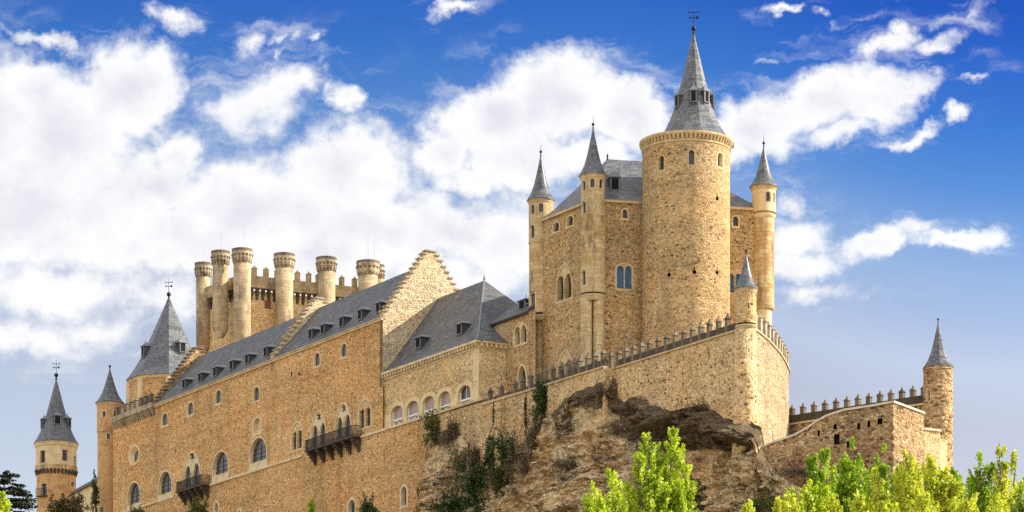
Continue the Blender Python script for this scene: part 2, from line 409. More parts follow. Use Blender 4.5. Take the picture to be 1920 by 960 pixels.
M['russet_leaf'] = leaf_mat('shrub_leaf_russet', [(0.0, (0.045, 0.06, 0.015)), (0.5, (0.14, 0.12, 0.03)), (1.0, (0.26, 0.12, 0.05))], 0.3)
M['needle'] = leaf_mat('conifer_needle', [(0.0, (0.012, 0.022, 0.012)), (0.5, (0.03, 0.045, 0.022)), (1.0, (0.06, 0.075, 0.035))], 0.1)


def make_rock():
    m, t, bs, out = new_mat('limestone_cliff')
    pos = t.new('ShaderNodeNewGeometry').outputs['Position']
    mp = t.N.new('ShaderNodeMapping'); mp.inputs['Scale'].default_value = (0.8, 0.8, 1.5); t.L.new(pos, mp.inputs[0])
    wv = t.noise(pos, 0.9, 5, 0.65, 'Color')
    wvs = t.N.new('ShaderNodeVectorMath'); wvs.operation = 'SCALE'; t.L.new(wv, wvs.inputs[0]); wvs.inputs[3].default_value = 0.9
    p2 = t.vmath('ADD', mp.outputs[0], wvs.outputs[0])
    a = t.noise(mp.outputs[0], 0.75, 10, 0.70)
    col = t.ramp(a, [(0.28, (0.38, 0.26, 0.14)), (0.41, (0.68, 0.51, 0.28)), (0.55, (0.78, 0.62, 0.38)), (0.70, (0.86, 0.74, 0.52))])
    warm = t.noise(pos, 0.16, 5, 0.6)
    col = t.mix(t.maprange(warm, 0.46, 0.62, 0, 0.75), col, t.mix(1.0, col, (1.0, 0.87, 0.74), 'MULTIPLY'))
    g = t.noise(pos, 0.30, 7, 0.65)
    col = t.mix(t.maprange(g, 0.52, 0.66, 0, 0.7), col, (0.50, 0.45, 0.36))
    bd = t.N.new('ShaderNodeMapping'); bd.inputs['Scale'].default_value = (0.06, 0.06, 1.3); t.L.new(p2, bd.inputs[0])
    col = t.mix(0.75, col, t.ramp(t.noise(bd.outputs[0], 1.1, 6, 0.62), [(0.32, (0.78, 0.74, 0.70)), (0.5, (1.12, 1.10, 1.06)), (0.66, (1.4, 1.38, 1.32))]), 'MULTIPLY')
    at = t.new('ShaderNodeAttribute', attribute_name='lichen').outputs['Fac']  # lichen mask that also holds the cave shade painted below the brow
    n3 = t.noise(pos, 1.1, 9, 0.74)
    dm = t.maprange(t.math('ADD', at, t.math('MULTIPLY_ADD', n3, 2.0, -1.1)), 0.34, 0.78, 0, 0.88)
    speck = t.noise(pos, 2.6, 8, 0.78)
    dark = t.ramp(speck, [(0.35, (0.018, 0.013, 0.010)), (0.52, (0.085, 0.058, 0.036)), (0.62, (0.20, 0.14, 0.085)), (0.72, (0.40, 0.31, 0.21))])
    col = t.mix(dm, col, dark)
    v1 = t.new('ShaderNodeTexVoronoi', {'Vector': p2, 'Scale': 0.55}, feature='DISTANCE_TO_EDGE').outputs['Distance']
    v2 = t.new('ShaderNodeTexVoronoi', {'Vector': p2, 'Scale': 1.7}, feature='DISTANCE_TO_EDGE').outputs['Distance']
    c1 = t.maprange(v1, 0.0, 0.05, 0.6, 0.0)
    c2 = t.maprange(v2, 0.0, 0.10, 0.50, 0.0)
    crack = t.math('MULTIPLY', t.math('MAXIMUM', c1, c2), t.maprange(t.noise(pos, 0.5, 4, 0.6), 0.42, 0.60))
    col = t.mix(crack, col, (0.045, 0.03, 0.02))
    fine = t.noise(pos, 3.4, 8, 0.80)
    col = t.mix(0.85, col, t.ramp(fine, [(0.34, 0.55), (0.48, 1.15), (0.66, 1.7)]), 'MULTIPLY')
    t.L.new(col, bs.inputs['Base Color'])
    bs.inputs['Roughness'].default_value = 0.95
    bs.inputs['Specular IOR Level'].default_value = 0.1
    hgt = t.math('ADD', t.math('ADD', a, t.math('MULTIPLY', fine, 0.6)), t.math('MULTIPLY', crack, -0.5))
    b = t.new('ShaderNodeBump', {'Height': hgt, 'Strength': 1.0, 'Distance': 0.7})
    t.L.new(b.outputs[0], bs.inputs['Normal'])
    return m


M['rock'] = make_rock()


def make_ground():
    m, t, bs, out = new_mat('dry_grass_hillside')
    pos = t.new('ShaderNodeNewGeometry').outputs['Position']
    a = t.noise(pos, 0.12, 8, 0.65)
    col = t.ramp(a, [(0.3, (0.10, 0.11, 0.035)), (0.48, (0.24, 0.19, 0.09)), (0.62, (0.34, 0.25, 0.14)), (0.8, (0.42, 0.32, 0.2))])
    fine = t.noise(pos, 2.5, 6, 0.75)
    col = t.mix(0.7, col, t.ramp(fine, [(0.3, 0.4), (0.5, 0.95), (0.7, 1.5)]), 'MULTIPLY')
    t.L.new(col, bs.inputs['Base Color'])
    bs.inputs['Roughness'].default_value = 1.0
    b = t.new('ShaderNodeBump', {'Height': fine, 'Strength': 0.8, 'Distance': 0.3})
    t.L.new(b.outputs[0], bs.inputs['Normal'])
    return m


M['ground'] = make_ground()


# ------------------------------------------------------------------ geometry helpers
class G:
    """collects vertices and faces in world coordinates"""
    def __init__(self):
        self.v, self.f = [], []

    def add(self, vs, fs):
        n = len(self.v)
        self.v += [tuple(p) for p in vs]
        self.f += [tuple(i + n for i in f) for f in fs]
        return self

    def poly(self, pts):
        return self.add(pts, [range(len(pts))])

    def hexa(self, a, b):
        """solid between two loops of equal length (a bottom, b top)"""
        n = len(a)
        fs = [tuple(range(n - 1, -1, -1)), tuple(range(n, 2 * n))]
        fs += [(i, (i + 1) % n, n + (i + 1) % n, n + i) for i in range(n)]
        return self.add(list(a) + list(b), fs)

    def prism(self, base, z0, z1):
        return self.hexa([(x, y, z0) for x, y in base], [(x, y, z1) for x, y in base])

    def slab(self, S, s0, s1, z0, z1, o0, o1):
        """box on a wall surface S between offsets o0..o1"""
        a = [S.P(s0, z0, o0), S.P(s1, z0, o0), S.P(s1, z0, o1), S.P(s0, z0, o1)]
        b = [S.P(s0, z1, o0), S.P(s1, z1, o0), S.P(s1, z1, o1), S.P(s0, z1, o1)]
        return self.hexa(a, b)

    def box(self, c, sx, sy, sz, ang=0):
        ca, sa = math.cos(ang), math.sin(ang)
        base = [(c[0] + x * ca - y * sa, c[1] + x * sa + y * ca) for x, y in ((-sx / 2, -sy / 2), (sx / 2, -sy / 2), (sx / 2, sy / 2), (-sx / 2, sy / 2))]
        return self.prism(base, c[2], c[2] + sz)

    def lathe(self, cx, cy, prof, n=32, a0=0.0, cap=True):
        vs, fs = [], []
        for (r, z) in prof:
            for i in range(n):
                a = a0 + 2 * math.pi * i / n
                vs.append((cx + r * math.sin(a), cy - r * math.cos(a), z))
        for k in range(len(prof) - 1):
            for i in range(n):
                j = (i + 1) % n
                fs.append((k * n + i, k * n + j, (k + 1) * n + j, (k + 1) * n + i))
        if cap:
            fs.append(tuple(range(n)))
            m = (len(prof) - 1) * n
            fs.append(tuple(m + i for i in range(n)))
        return self.add(vs, fs)

    def tube(self, pts, rads, n=6):
        pts = [Vector(p) for p in pts]
        vs, fs = [], []
        for i, p in enumerate(pts):
            d = (pts[min(i + 1, len(pts) - 1)] - pts[max(i - 1, 0)])
            if d.length < 1e-6:
                d = Vector((0, 0, 1))
            d.normalize()
            e = d.cross(Vector((0.31, 0.92, 0.21)))
            e.normalize()
            g = d.cross(e)
            r = rads[i] if isinstance(rads, (list, tuple)) else rads
            for k in range(n):
                a = 2 * math.pi * k / n
                vs.append(p + e * (r * math.cos(a)) + g * (r * math.sin(a)))
        for i in range(len(pts) - 1):
            for k in range(n):
                j = (k + 1) % n
                fs.append((i * n + k, i * n + j, (i + 1) * n + j, (i + 1) * n + k))
        fs.append(tuple(range(n)))
        fs.append(tuple((len(pts) - 1) * n + k for k in range(n)))
        return self.add(vs, fs)

    def ball(self, c, r, n=10):
        prof = [(max(1e-3, r * math.sin(math.pi * k / n)), c[2] - r * math.cos(math.pi * k / n)) for k in range(n + 1)]
        return self.lathe(c[0], c[1], prof, 12)

    def build(self, name, mat, parent=None, smooth=False, label=None, kind=None):
        loc = Vector((0, 0, 0))
        p = parent
        while p is not None:
            loc += p.location
            p = p.parent
        me = bpy.data.meshes.new(name)
        me.from_pydata([(x - loc.x, y - loc.y, z - loc.z) for x, y, z in self.v], [], self.f)
        if mat is not None:
            me.materials.append(M[mat])
        if smooth:
            me.polygons.foreach_set('use_smooth', [True] * len(me.polygons))
        me.update()
        o = bpy.data.objects.new(name, me)
        COL.objects.link(o)
        if parent is not None:
            o.parent = parent
        if label:
            o['label'] = label
        if kind:
            o['kind'] = kind
        return o


def thing(name, label, cat, loc, group=None):
    o = bpy.data.objects.new(name, None)
    o.empty_display_size = 1.0
    COL.objects.link(o)
    o.location = loc
    o['label'] = label
    o['category'] = cat
    if group:
        o['group'] = group
    return o


class Wall:
    """vertical plane; s runs along it, z up, o outwards"""
    def __init__(self, x, y, dx, dy, side=None):
        l = math.hypot(dx, dy)
        self.x, self.y, self.dx, self.dy = x, y, dx / l, dy / l
        nx, ny = self.dy, -self.dx
        if nx * x + ny * y > 0:       # outwards = towards the viewer
            nx, ny = -nx, -ny
        if side:
            nx, ny = -nx, -ny
        self.nx, self.ny = nx, ny

    def P(self, s, z, o=0.0):
        return (self.x + self.dx * s + self.nx * o, self.y + self.dy * s + self.ny * o, z)

    def S(self, px, o=0.0):
        k = (px - CX) / F
        x0, y0 = self.x + self.nx * o, self.y + self.ny * o
        return (k * y0 - x0) / (self.dx - k * self.dy)

    def pix(self, px, py, o=0.0):
        s = self.S(px, o)
        y = self.y + self.dy * s + self.ny * o
        return s, (HY - py) / F * y

    def shifted(self, o):
        w = Wall(self.x + self.nx * o, self.y + self.ny * o, self.dx, self.dy)
        w.nx, w.ny = self.nx, self.ny
        return w


class Cyl:
    """upright round tower surface; s = arc length, 0 facing the viewer, + to the right"""
    def __init__(self, cx, cy, r):
        self.cx, self.cy, self.r = cx, cy, r

    def P(self, s, z, o=0.0):
        a = s / self.r
        return (self.cx + (self.r + o) * math.sin(a), self.cy - (self.r + o) * math.cos(a), z)

    def pix(self, px, py, o=0.0):
        k = (px - CX) / F
        a = k * k + 1
        b = -2 * (k * self.cx + self.cy)
        c = self.cx ** 2 + self.cy ** 2 - self.r ** 2
        D = max(0.0, b * b - 4 * a * c)
        y = (-b - math.sqrt(D)) / (2 * a)
        x = k * y
        if D == 0.0:
            x, y = self.cx + self.r * (1 if px > CX + F * self.cx / self.cy else -1), self.cy
        ang = math.atan2(x - self.cx, -(y - self.cy))
        return ang * self.r, (HY - py) / F * y


def inside(p, loop):
    x, y = p
    c = False
    j = len(loop) - 1
    for i in range(len(loop)):
        xi, yi = loop[i]
        xj, yj = loop[j]
        if (yi > y) != (yj > y) and x < (xj - xi) * (y - yi) / (yj - yi) + xi:
            c = not c
        j = i
    return c


def sheet(g, S, outer, holes=(), o=0.0, cols=None, zr=None):
    """wall skin with openings; cols = s positions of vertical seams (round walls)"""
    vs, es = [], []

    def loop(l):
        n = len(vs)
        vs.extend(Vector(p) for p in l)
        es.extend((n + i, n + (i + 1) % len(l)) for i in range(len(l)))
    loop(outer)
    for hl in holes:
        loop(hl)
    if cols:
        for s in cols:
            n = len(vs)
            vs.append(Vector((s, zr[0])))
            vs.append(Vector((s, zr[1])))
            es.append((n, n + 1))
    res = delaunay_2d_cdt(vs, es, [], 0, 1e-5)
    V, Fc = res[0], res[2]
    keep = []
    for f in Fc:
        cxx = sum(V[i].x for i in f) / len(f)
        czz = sum(V[i].y for i in f) / len(f)
        if not inside((cxx, czz), outer):
            continue
        if any(inside((cxx, czz), hl) for hl in holes):
            continue
        keep.append(tuple(f))
    g.add([S.P(p.x, p.y, o) for p in V], keep)
    return g


def cyl_sheet(g, C, z0, z1, holes=(), n=48):
    L = 2 * math.pi * C.r
    h = L / 2
    cols = [-h + L * i / n for i in range(1, n)]
    outer = [(-h, z0), (h, z0), (h, z1), (-h, z1)]
    return sheet(g, C, outer, holes, 0, cols, (z0, z1))


def arch(s0, s1, z0, z1, kind='round', n=14):
    """closed outline, same vertex count for a kind whatever the size"""
    if s0 > s1:
        s0, s1 = s1, s0
    w = s1 - s0
    m = (s0 + s1) / 2
    pts = [(s0, z0), (s1, z0)]
    if kind == 'flat':
        return pts + [(s1, z1), (s0, z1)]
    if kind == 'circle':
        return [(m + w / 2 * math.cos(2 * math.pi * i / 20), (z0 + z1) / 2 + (z1 - z0) / 2 * math.sin(2 * math.pi * i / 20)) for i in range(20)]
    rise = {'round': w / 2, 'segment': w * 0.30, 'pointed': w * 0.95}[kind]
    rise = min(rise, (z1 - z0) * 0.7)
    zs = z1 - rise
    for i in range(n + 1):
        t = i / n
        if kind == 'pointed':
            x = 1 - 2 * t
            a = abs(x)
            zz = rise * (1 - a ** 1.9) ** 0.62 if a < 1 else 0
            pts.append((m + w / 2 * x, zs + zz))
        else:
            a = math.pi * t
            pts.append((m + w / 2 * math.cos(a), zs + rise * math.sin(a)))
    return pts


def bridge(g, S, la, oa, lb, ob):
    n = len(la)
    vs = [S.P(p[0], p[1], oa) for p in la] + [S.P(p[0], p[1], ob) for p in lb]
    g.add(vs, [(i, (i + 1) % n, n + (i + 1) % n, n + i) for i in range(n)])


def fill(g, S, l, o):
    sheet(g, S, l, (), o)


def px_rect(S, L, R, yt, yb):
    c = (L + R) / 2
    s0, s1 = S.pix(L, yt)[0], S.pix(R, yt)[0]
    z1, z0 = S.pix(c, yt)[1], S.pix(c, yb)[1]
    return min(s0, s1), max(s0, s1), z0, z1


def bars(g, S, s0, s1, z0, z1, o, nv, nh, t=0.05):
    for i in range(1, nv + 1):
        s = s0 + (s1 - s0) * i / (nv + 1)
        g.slab(S, s - t / 2, s + t / 2, z0, z1, o, o + 0.05)
    for i in range(1, nh + 1):
        z = z0 + (z1 - z0) * i / (nh + 1)
        g.slab(S, s0, s1, z - t / 2, z + t / 2, o + 0.003, o + 0.045)


def window(par, S, holes, L, R, yt, yb, kind='round', trim=0.16, depth=0.35, splay=0.06, mat='trim', pane='glass', grid=None, name='window', sill=0.0, label=None, proud=0.03):
    """stone surround set in its own hole, splayed reveal, recessed pane"""
    s0, s1, z0, z1 = px_rect(S, L, R, yt, yb)
    A = arch(s0, s1, z0, z1, kind)
    B = arch(s0 + trim, s1 - trim, z0 + trim + sill, z1 - trim, kind)
    Cc = arch(s0 + trim + splay, s1 - trim - splay, z0 + trim + sill, z1 - trim - splay, kind)
    g = G()
    bridge(g, S, A, -0.05, A, proud)
    bridge(g, S, A, proud, B, proud)
    bridge(g, S, B, proud, Cc, -depth)
    o = g.build(name, mat, par, label=label)
    holes.append(A)
    p = G()
    fill(p, S, Cc, -depth + 0.002)
    p.build('window_pane', pane, o)
    if grid:
        b = G()
        bars(b, S, s0 + trim + splay, s1 - trim - splay, z0 + trim + sill, z1 - trim - splay - (s1 - s0) * 0.12, -depth + 0.01, *grid)
        b.build('window_bars', 'iron', o)
    return o


def star(cx, cz, r, n=6):
    return [(cx + r * (1 if i % 2 == 0 else 0.5) * math.cos(math.pi * i / n + math.pi / 2), cz + r * (1 if i % 2 == 0 else 0.5) * math.sin(math.pi * i / n + math.pi / 2)) for i in range(2 * n)]


def twin(par, S, holes, L, R, yt, yb, kind='pointed', trim=0.18, lanc=0.60, rose=False, depth=0.5, pane='glass', mat='trim', proud=0.04, name='window', tymp='trim', lank='round'):
    """two lights under one arch, with a slim middle shaft and optional rosette"""
    s0, s1, z0, z1 = px_rect(S, L, R, yt, yb)
    A = arch(s0, s1, z0, z1, kind)
    B = arch(s0 + trim, s1 - trim, z0 + trim, z1 - trim, kind)
    g = G()
    bridge(g, S, A, -0.05, A, proud)
    bridge(g, S, A, proud, B, proud)
    bridge(g, S, B, proud, B, -0.09)
    o = g.build(name, mat, par)
    holes.append(A)
    w = (s1 - s0) - 2 * trim
    mid = (s0 + s1) / 2
    e = w * 0.045
    zt = z0 + trim + (z1 - z0 - 2 * trim) * lanc
    hl = [arch(s0 + trim + e, mid - e, z0 + trim + 0.05, zt, lank), arch(mid + e, s1 - trim - e, z0 + trim + 0.05, zt, lank)]
    if rose:
        hl.append(star(mid, zt + w * 0.22, w * 0.17))
    t = G()
    sheet(t, S, B, hl, -0.05)
    for x in hl:
        bridge(t, S, x, -0.05, x, -depth)
    t.build('tracery', tymp, o)
    p = G()
    fill(p, S, B, -depth - 0.003)
    p.build('window_pane', pane, o)
    k = G()
    c = S.P(mid, 0, -0.02)
    k.lathe(c[0], c[1], [(0.10, z0 + trim), (0.10, z0 + trim + 0.1), (0.07, z0 + trim + 0.16), (0.07, zt - w * 0.26), (0.12, zt - w * 0.22), (0.12, zt - w * 0.16)], 8)
    k.build('colonnette', mat, o)
    return o


def X_at(px, d):
    return (px - CX) / F * d


def Z_at(py, d):
    return (HY - py) / F * d


def spire_prof(r, z0, z1, p=6, lin=0.72, n=16):
    return [(max(0.03, r * (lin * (1 - t) + (1 - lin) * (1 - t) ** p)), z0 + (z1 - z0) * t) for t in [(i / n) ** 1.5 for i in range(n + 1)]]


def finial(par, x, y, z, r=0.16, rod=1.0, vane=False, s=1.0):
    g = G()
    g.lathe(x, y, [(r * 0.55, z - 0.25), (r * 0.4, z), (r * 0.4, z + 0.1)], 8)
    g.ball((x, y, z + 0.1 + r), r)
    g.lathe(x, y, [(0.035 * s, z + 2 * r), (0.012 * s, z + 2 * r + rod)], 6)
    if vane:
        zz = z + 2 * r + rod * 0.55
        t = 0.045 * s
        g.box((x, y, zz + rod * 0.14), 0.72 * s, t, t)          # cross arm
        g.box((x, y, zz - rod * 0.12), 0.50 * s, t, t)
        g.box((x + 0.26 * s, y, zz - rod * 0.12 - 0.07 * s), 0.16 * s, t * 0.7, 0.2 * s)
        g.box((x - 0.26 * s, y, zz - rod * 0.12 - 0.05 * s), 0.12 * s, t * 0.7, 0.14 * s)
        for sg in (-1, 1):
            g.box((x + sg * 0.36 * s, y, zz + rod * 0.14 - 0.05 * s), t, t, 0.15 * s)
    return g.build('finial', 'iron', par)


def ring(g, cx, cy, prof, n=48):
    """closed ring; prof is an open profile of (r, z)"""
    g.lathe(cx, cy, prof, n, cap=False)


def dentils(g, cx, cy, r, z0, z1, n, depth, frac=0.5):
    for i in range(n):
        a = 2 * math.pi * (i + 0.5) / n
        w = 2 * math.pi * r / n * frac
        ca, sa = math.cos(a), math.sin(a)
        pts = []
        for rr, ww in ((r - 0.1, -w / 2), (r - 0.1, w / 2), (r + depth, w / 2), (r + depth, -w / 2)):
            pts.append((cx + rr * sa + ww * ca, cy - rr * ca + ww * sa))
        lo = [(x, y) for x, y in pts]
        g.hexa([(lo[0][0], lo[0][1], z0), (lo[1][0], lo[1][1], z0), ((lo[2][0] + lo[1][0]) / 2, (lo[2][1] + lo[1][1]) / 2, z0), ((lo[3][0] + lo[0][0]) / 2, (lo[3][1] + lo[0][1]) / 2, z0)],
               [(x, y, z1) for x, y in pts])


def dormer(par, S, s, z, w=0.85, h=1.0, depth=2.2, o=0.0, roof_h=0.55, over=0.2, finial_h=0.35):
    """little slate-hung roof window facing out of S"""
    g = G()
    g.slab(S, s - w / 2, s + w / 2, z - 0.4, z + h, o - depth, o)
    d = g.build('dormer', 'dormer', par)
    r = G()
    a = [S.P(s - w / 2 - over, z + h, o + over), S.P(s + w / 2 + over, z + h, o + over), S.P(s + w / 2 + over, z + h, o - depth), S.P(s - w / 2 - over, z + h, o - depth)]
    b = [(x, y, zz + 0.09) for x, y, zz in a]
    r.hexa(a, b)
    t = [S.P(s - w * 0.16, z + h + roof_h, o - w * 0.35), S.P(s + w * 0.16, z + h + roof_h, o - w * 0.35), S.P(s + w * 0.16, z + h + roof_h, o - depth), S.P(s - w * 0.16, z + h + roof_h, o - depth)]
    r.hexa([(x, y, zz + 0.092) for x, y, zz in a], t)
    if finial_h:
        p = S.P(s, z + h + roof_h, o - w * 0.35)
        r.lathe(p[0], p[1], [(0.05, p[2] - 0.05), (0.03, p[2] + finial_h)], 6)
    r.build('dormer_roof', 'lead', d)
    q = G()
    q.slab(S, s - w * 0.36, s + w * 0.36, z + 0.05, z + h - 0.1, o + 0.003, o + 0.03)
    q.build('dormer_opening', 'void', d)
    fr = G()
    for sg in (-1, 1):
        fr.slab(S, s + sg * w * 0.43 - 0.05, s + sg * w * 0.43 + 0.05, z - 0.05, z + h - 0.02, o + 0.002, o + 0.06)
    fr.slab(S, s - w * 0.48, s + w * 0.48, z - 0.04, z + 0.04, o + 0.002, o + 0.09)
    fr.build('dormer_frame', 'lead', d)
    return d


# ------------------------------------------------------------------ plan of the castle
FD = (-0.5226, 0.8526)                     # the long side runs away to the left
IN = (0.8526, 0.5226)                      # square to it, into the castle
RS = Wall(20.3, 250.0, *FD)                # right half of the curtain wall, s = 0 at the prow
FW = RS.shifted(1.25)                      # left half and the palace front stand 1.25 m further out


def gable_wall(S, s, facing_right=True):
    p = S.P(s, 0, 0)
    w = Wall(p[0], p[1], *IN)              # s runs inwards; outwards = towards the viewer
    return w


def vnoise(x, y, z, sc=1.0):
    return noise.noise(Vector((x * sc, y * sc, z * sc)))


# ------------------------------------------------------------------ ground
def hill(x, y):
    t = max(0.0, min(1.0, (y - 95) / 150.0))
    t = t * t * (3 - 2 * t)
    e = max(0.0, 1 - max(0.0, abs(x + 10) - 60) / 260.0)
    e = e * e * (3 - 2 * e)
    far = max(0.0, min(1.0, (y - 420) / 400))
    base = -1.7 + 37.0 * t * e * (1 - far) + 2.0 * vnoise(x, y, 0, 0.03) * t
    right = max(0.0, min(1.0, (x - 30) / 14)) if y > 236 else 0.0
    return base - right * 9.0 * (1 - far)


def build_ground():
    g = G()
    xs = sorted(set([-3000, -1500, -800, -500, -350] + list(range(-260, 261, 8)) + [350, 500, 800, 1500, 3000]))
    ys = sorted(set([-3000, -1500, -600, -200, -50, 0, 30, 60] + list(range(80, 460, 7)) + [520, 600, 720, 900, 1500, 3000, 6000]))
    n = len(xs)
    vs = [(x, y, hill(x, y)) for y in ys for x in xs]
    fs = [(j * n + i, j * n + i + 1, (j + 1) * n + i + 1, (j + 1) * n + i) for j in range(len(ys) - 1) for i in range(n - 1)]
    g.add(vs, fs)
    g.build('ground', 'ground', None, smooth=True, kind='structure')


build_ground()


# ------------------------------------------------------------------ the long palace
def build_palace():
    sR = FW.S(718)                         # right end (the big stepped gable)
    sM = FW.S(513)                         # middle gable
    sL3 = FW.S(291)                        # left gable
    sEnd = FW.S(212)
    zE = FW.pix(718, 599)[1]               # eaves
    zB = 34.0
    base = FW.P((sR + sEnd) / 2, zB, -6)
    T = thing('palace_wing', 'long orange stone palace wing with stepped gables, balconies and two rows of arched windows', 'palace', base)
    holes = []
    # upper small windows
    for (px, yt, yb) in ((594.5, 659, 690), (644.5, 641, 673), (481, 723, 755), (409.5, 729, 760), (357, 752, 781), (309, 772, 801)):
        window(T, FW, holes, px - 6.8, px + 6.8, yt, yb, 'round', trim=0.17, depth=0.2, splay=0.03, sill=0.08)
    # big round-headed windows
    for (L, R, yt, yb) in ((238, 264, 902, 959), (296, 323, 881, 940), (398, 429, 844, 904), (467, 501, 818, 881)):
        window(T, FW, holes, L, R, yt, yb, 'round', trim=0.20, depth=0.42, splay=0.06, sill=0.75, grid=(1, 3))
    # blind niche
    window(T, FW, holes, 473, 491, 780, 816, 'round', trim=0.25, depth=0.45, splay=0.05, pane='plaster', name='niche')
    # round window
    window(T, FW, holes, 241, 262, 833, 873, 'circle', trim=0.30, depth=0.5, splay=0.45, mat='plaster', proud=0.01)
    # lower row
    for (L, R, yt, yb) in ((750, 765, 907, 953), (651, 668, 932, 982), (400, 411, 938, 978), (445, 453, 952, 985), (484, 492, 955, 990)):
        window(T, FW, holes, L, R, yt, yb, 'round', trim=0.30, depth=0.4, splay=0.05)
    # twin-light windows
    twin(T, FW, holes, 545, 568, 790, 846, 'round', lanc=0.70, trim=0.2, depth=0.3, tymp='gallery')
    twin(T, FW, holes, 671, 697, 747, 805, 'round', lanc=0.70, trim=0.2, depth=0.3, tymp='gallery')
    twin(T, FW, holes, 581, 613, 769, 843, 'pointed', lanc=0.66, trim=0.2, depth=0.3, rose=True, lank='pointed')
    twin(T, FW, holes, 627, 660, 754, 826, 'pointed', lanc=0.66, trim=0.2, depth=0.3, rose=True, lank='pointed')
    twin(T, FW, holes, 342, 377, 846, 916, 'pointed', lanc=0.66, trim=0.22, depth=0.3, rose=True, lank='pointed')
    # arrow slits and putlog holes
    for (px, y0, y1, w) in ((329.5, 843, 852, 0.16), (383, 823, 833, 0.16), (547, 697, 704, 0.3), (561, 699, 704, 0.35), (660, 736, 740, 0.25), (540, 640, 640, 0.2)):
        if y1 <= y0:
            continue
        s, z1 = FW.pix(px, y0)
        _, z0 = FW.pix(px, y1)
        hl = arch(s - w / 2, s + w / 2, z0, z1, 'flat')
        holes.append(hl)
        sl = G()
        bridge(sl, FW, hl, 0.0, hl, -0.4)
        fill(sl, FW, hl, -0.4)
        sl.build('arrow_slit', 'void', T)
    sB = FW.S(797)
    zS = FW.pix(718, 806)[1]
    g = G()
    outer = [(sB, zB), (sEnd, zB), (sEnd, zE), (sR, zE), (sR, zS), (sB, zS)]
    sheet(g, FW, outer, holes)
    # the returns: right side of the base, far left end
    g.poly([FW.P(sB, zB, 0), FW.P(sB, zS, 0), FW.P(sB, zS, -3), FW.P(sB, zB, -3)])
    g.poly([FW.P(sEnd, zB, 0), FW.P(sEnd, zE, 0), FW.P(sEnd, zE, -12), FW.P(sEnd, zB, -12)])
    g.poly([FW.P(sR, zS - 1, -12), FW.P(sEnd, zS - 1, -12), FW.P(sEnd, zE, -12), FW.P(sR, zE, -12)])
    g.build('wall', 'palace', T)
    # string course with stops at the balconies
    for a, b in ((792, 664), (568, 380), (326, 214)):
        c = G()
        c.slab(FW, FW.S(a), FW.S(b), zS - 0.16, zS + 0.10, -0.05, 0.14)
        c.build('string_course', 'trim', T)
    e = G()
    e.slab(FW, sR, sL3, zE - 0.05, zE + 0.16, -0.3, 0.16)
    e.slab(FW, sR + 0.2, sL3, zE + 0.165, zE + 0.25, -0.3, 0.30)
    e.build('eaves', 'trim', T)
    # gables: u = distance inwards
    GW = gable_wall(FW, sR)
    uA, zA = GW.pix(808, 478)
    half = uA
    rise = zA - zE

    def stepped(s, name, half, zA, thick=0.7, zlow=None, nst=13, shift=0.0):
        Wl = gable_wall(FW, s)
        zlow = zE - 7 if zlow is None else zlow
        pts = [(0.0, zlow), (0.0, zE + 0.3)]
        st_u = (half - 0.55) / nst
        st_z = (zA - zE - 0.3) / nst
        for i in range(nst):
            pts.append((i * st_u, zE + 0.3 + (i + 1) * st_z))
            pts.append(((i + 1) * st_u, zE + 0.3 + (i + 1) * st_z))
        cap = zA + 0.35
        pts[-1] = ((nst) * st_u, pts[-1][1])
        up = [(half - 0.55, cap), (half + 0.55, cap)]
        right = [(2 * half - u, z) for u, z in reversed(pts)]
        outl = pts + up + right
        g = G()
        sheet(g, Wl, outl, (), 0.0)
        sheet(g, Wl, outl, (), -thick)
        bridge(g, Wl, outl, 0.0, outl, -thick)
        o = g.build('stepped_gable', name, T)
        k = G()                            # step caps
        for i in range(nst):
            z = zE + 0.3 + (i + 1) * st_z
            k.slab(Wl, i * st_u - 0.12, (i + 1) * st_u + 0.05, z + 0.003, z + 0.16, -thick - 0.1, 0.12)
            k.slab(Wl, 2 * half - (i + 1) * st_u - 0.05, 2 * half - i * st_u + 0.12, z + 0.003, z + 0.16, -thick - 0.1, 0.12)
        k.slab(Wl, half - 0.65, half + 0.65, cap + 0.003, cap + 0.15, -thick - 0.1, 0.12)
        k.build('gable_cap', 'merlon_dark' if name == 'ruin' else 'merlon', o)
        return Wl
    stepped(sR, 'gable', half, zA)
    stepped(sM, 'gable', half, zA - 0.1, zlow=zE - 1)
    stepped(sL3, 'ruin', half, zA - 0.1, zlow=zE - 1, nst=15)

    # roofs
    def roof(s0, s1, name='roof'):
        g = G()
        zr = zA - 0.75
        q = 0.32
        pts = []
        for s in (s0, s1):
            pts.append([FW.P(s, zE + 0.26, q), FW.P(s, zE + 0.75, -0.35), FW.P(s, zr, -half), FW.P(s, zE + 0.75, -2 * half + 0.35), FW.P(s, zE + 0.26, -2 * half - q)])
        a, b = pts
        for i in range(4):
            g.poly([a[i], b[i], b[i + 1], a[i + 1]])
        g.poly(a)
        g.poly(b)
        return g.build(name, 'slate', T)
    roof(sR + 0.72, sM - 0.003)
    roof(sM + 0.72, sL3 - 0.003)
    # ridge caps
    slope = (zA - 0.75 - zE - 0.75) / (half - 0.35)

    def dorm(px, py, w=0.95, h=0.95):
        o = -0.75
        s, z = FW.pix(px, py, o)
        dormer(T, FW, s, zE + 0.75 + (0.75 - 0.35) * slope + (z - z) + DZ, w=w, h=h, depth=2.0, o=o, roof_h=0.42)
    DZ = 0.1
    for px, py in ((345, 733), (375, 720), (403, 706), (434, 694), (463, 680), (498, 666), (582, 637), (605, 628), (640, 613), (675, 600), (709, 585)):
        dorm(px, py)
    # battlement at the left end
    b = G()
    b.slab(FW, sL3 + 0.1, sEnd - 0.4, zE - 0.05, zE + 0.55, -0.35, 0.55)
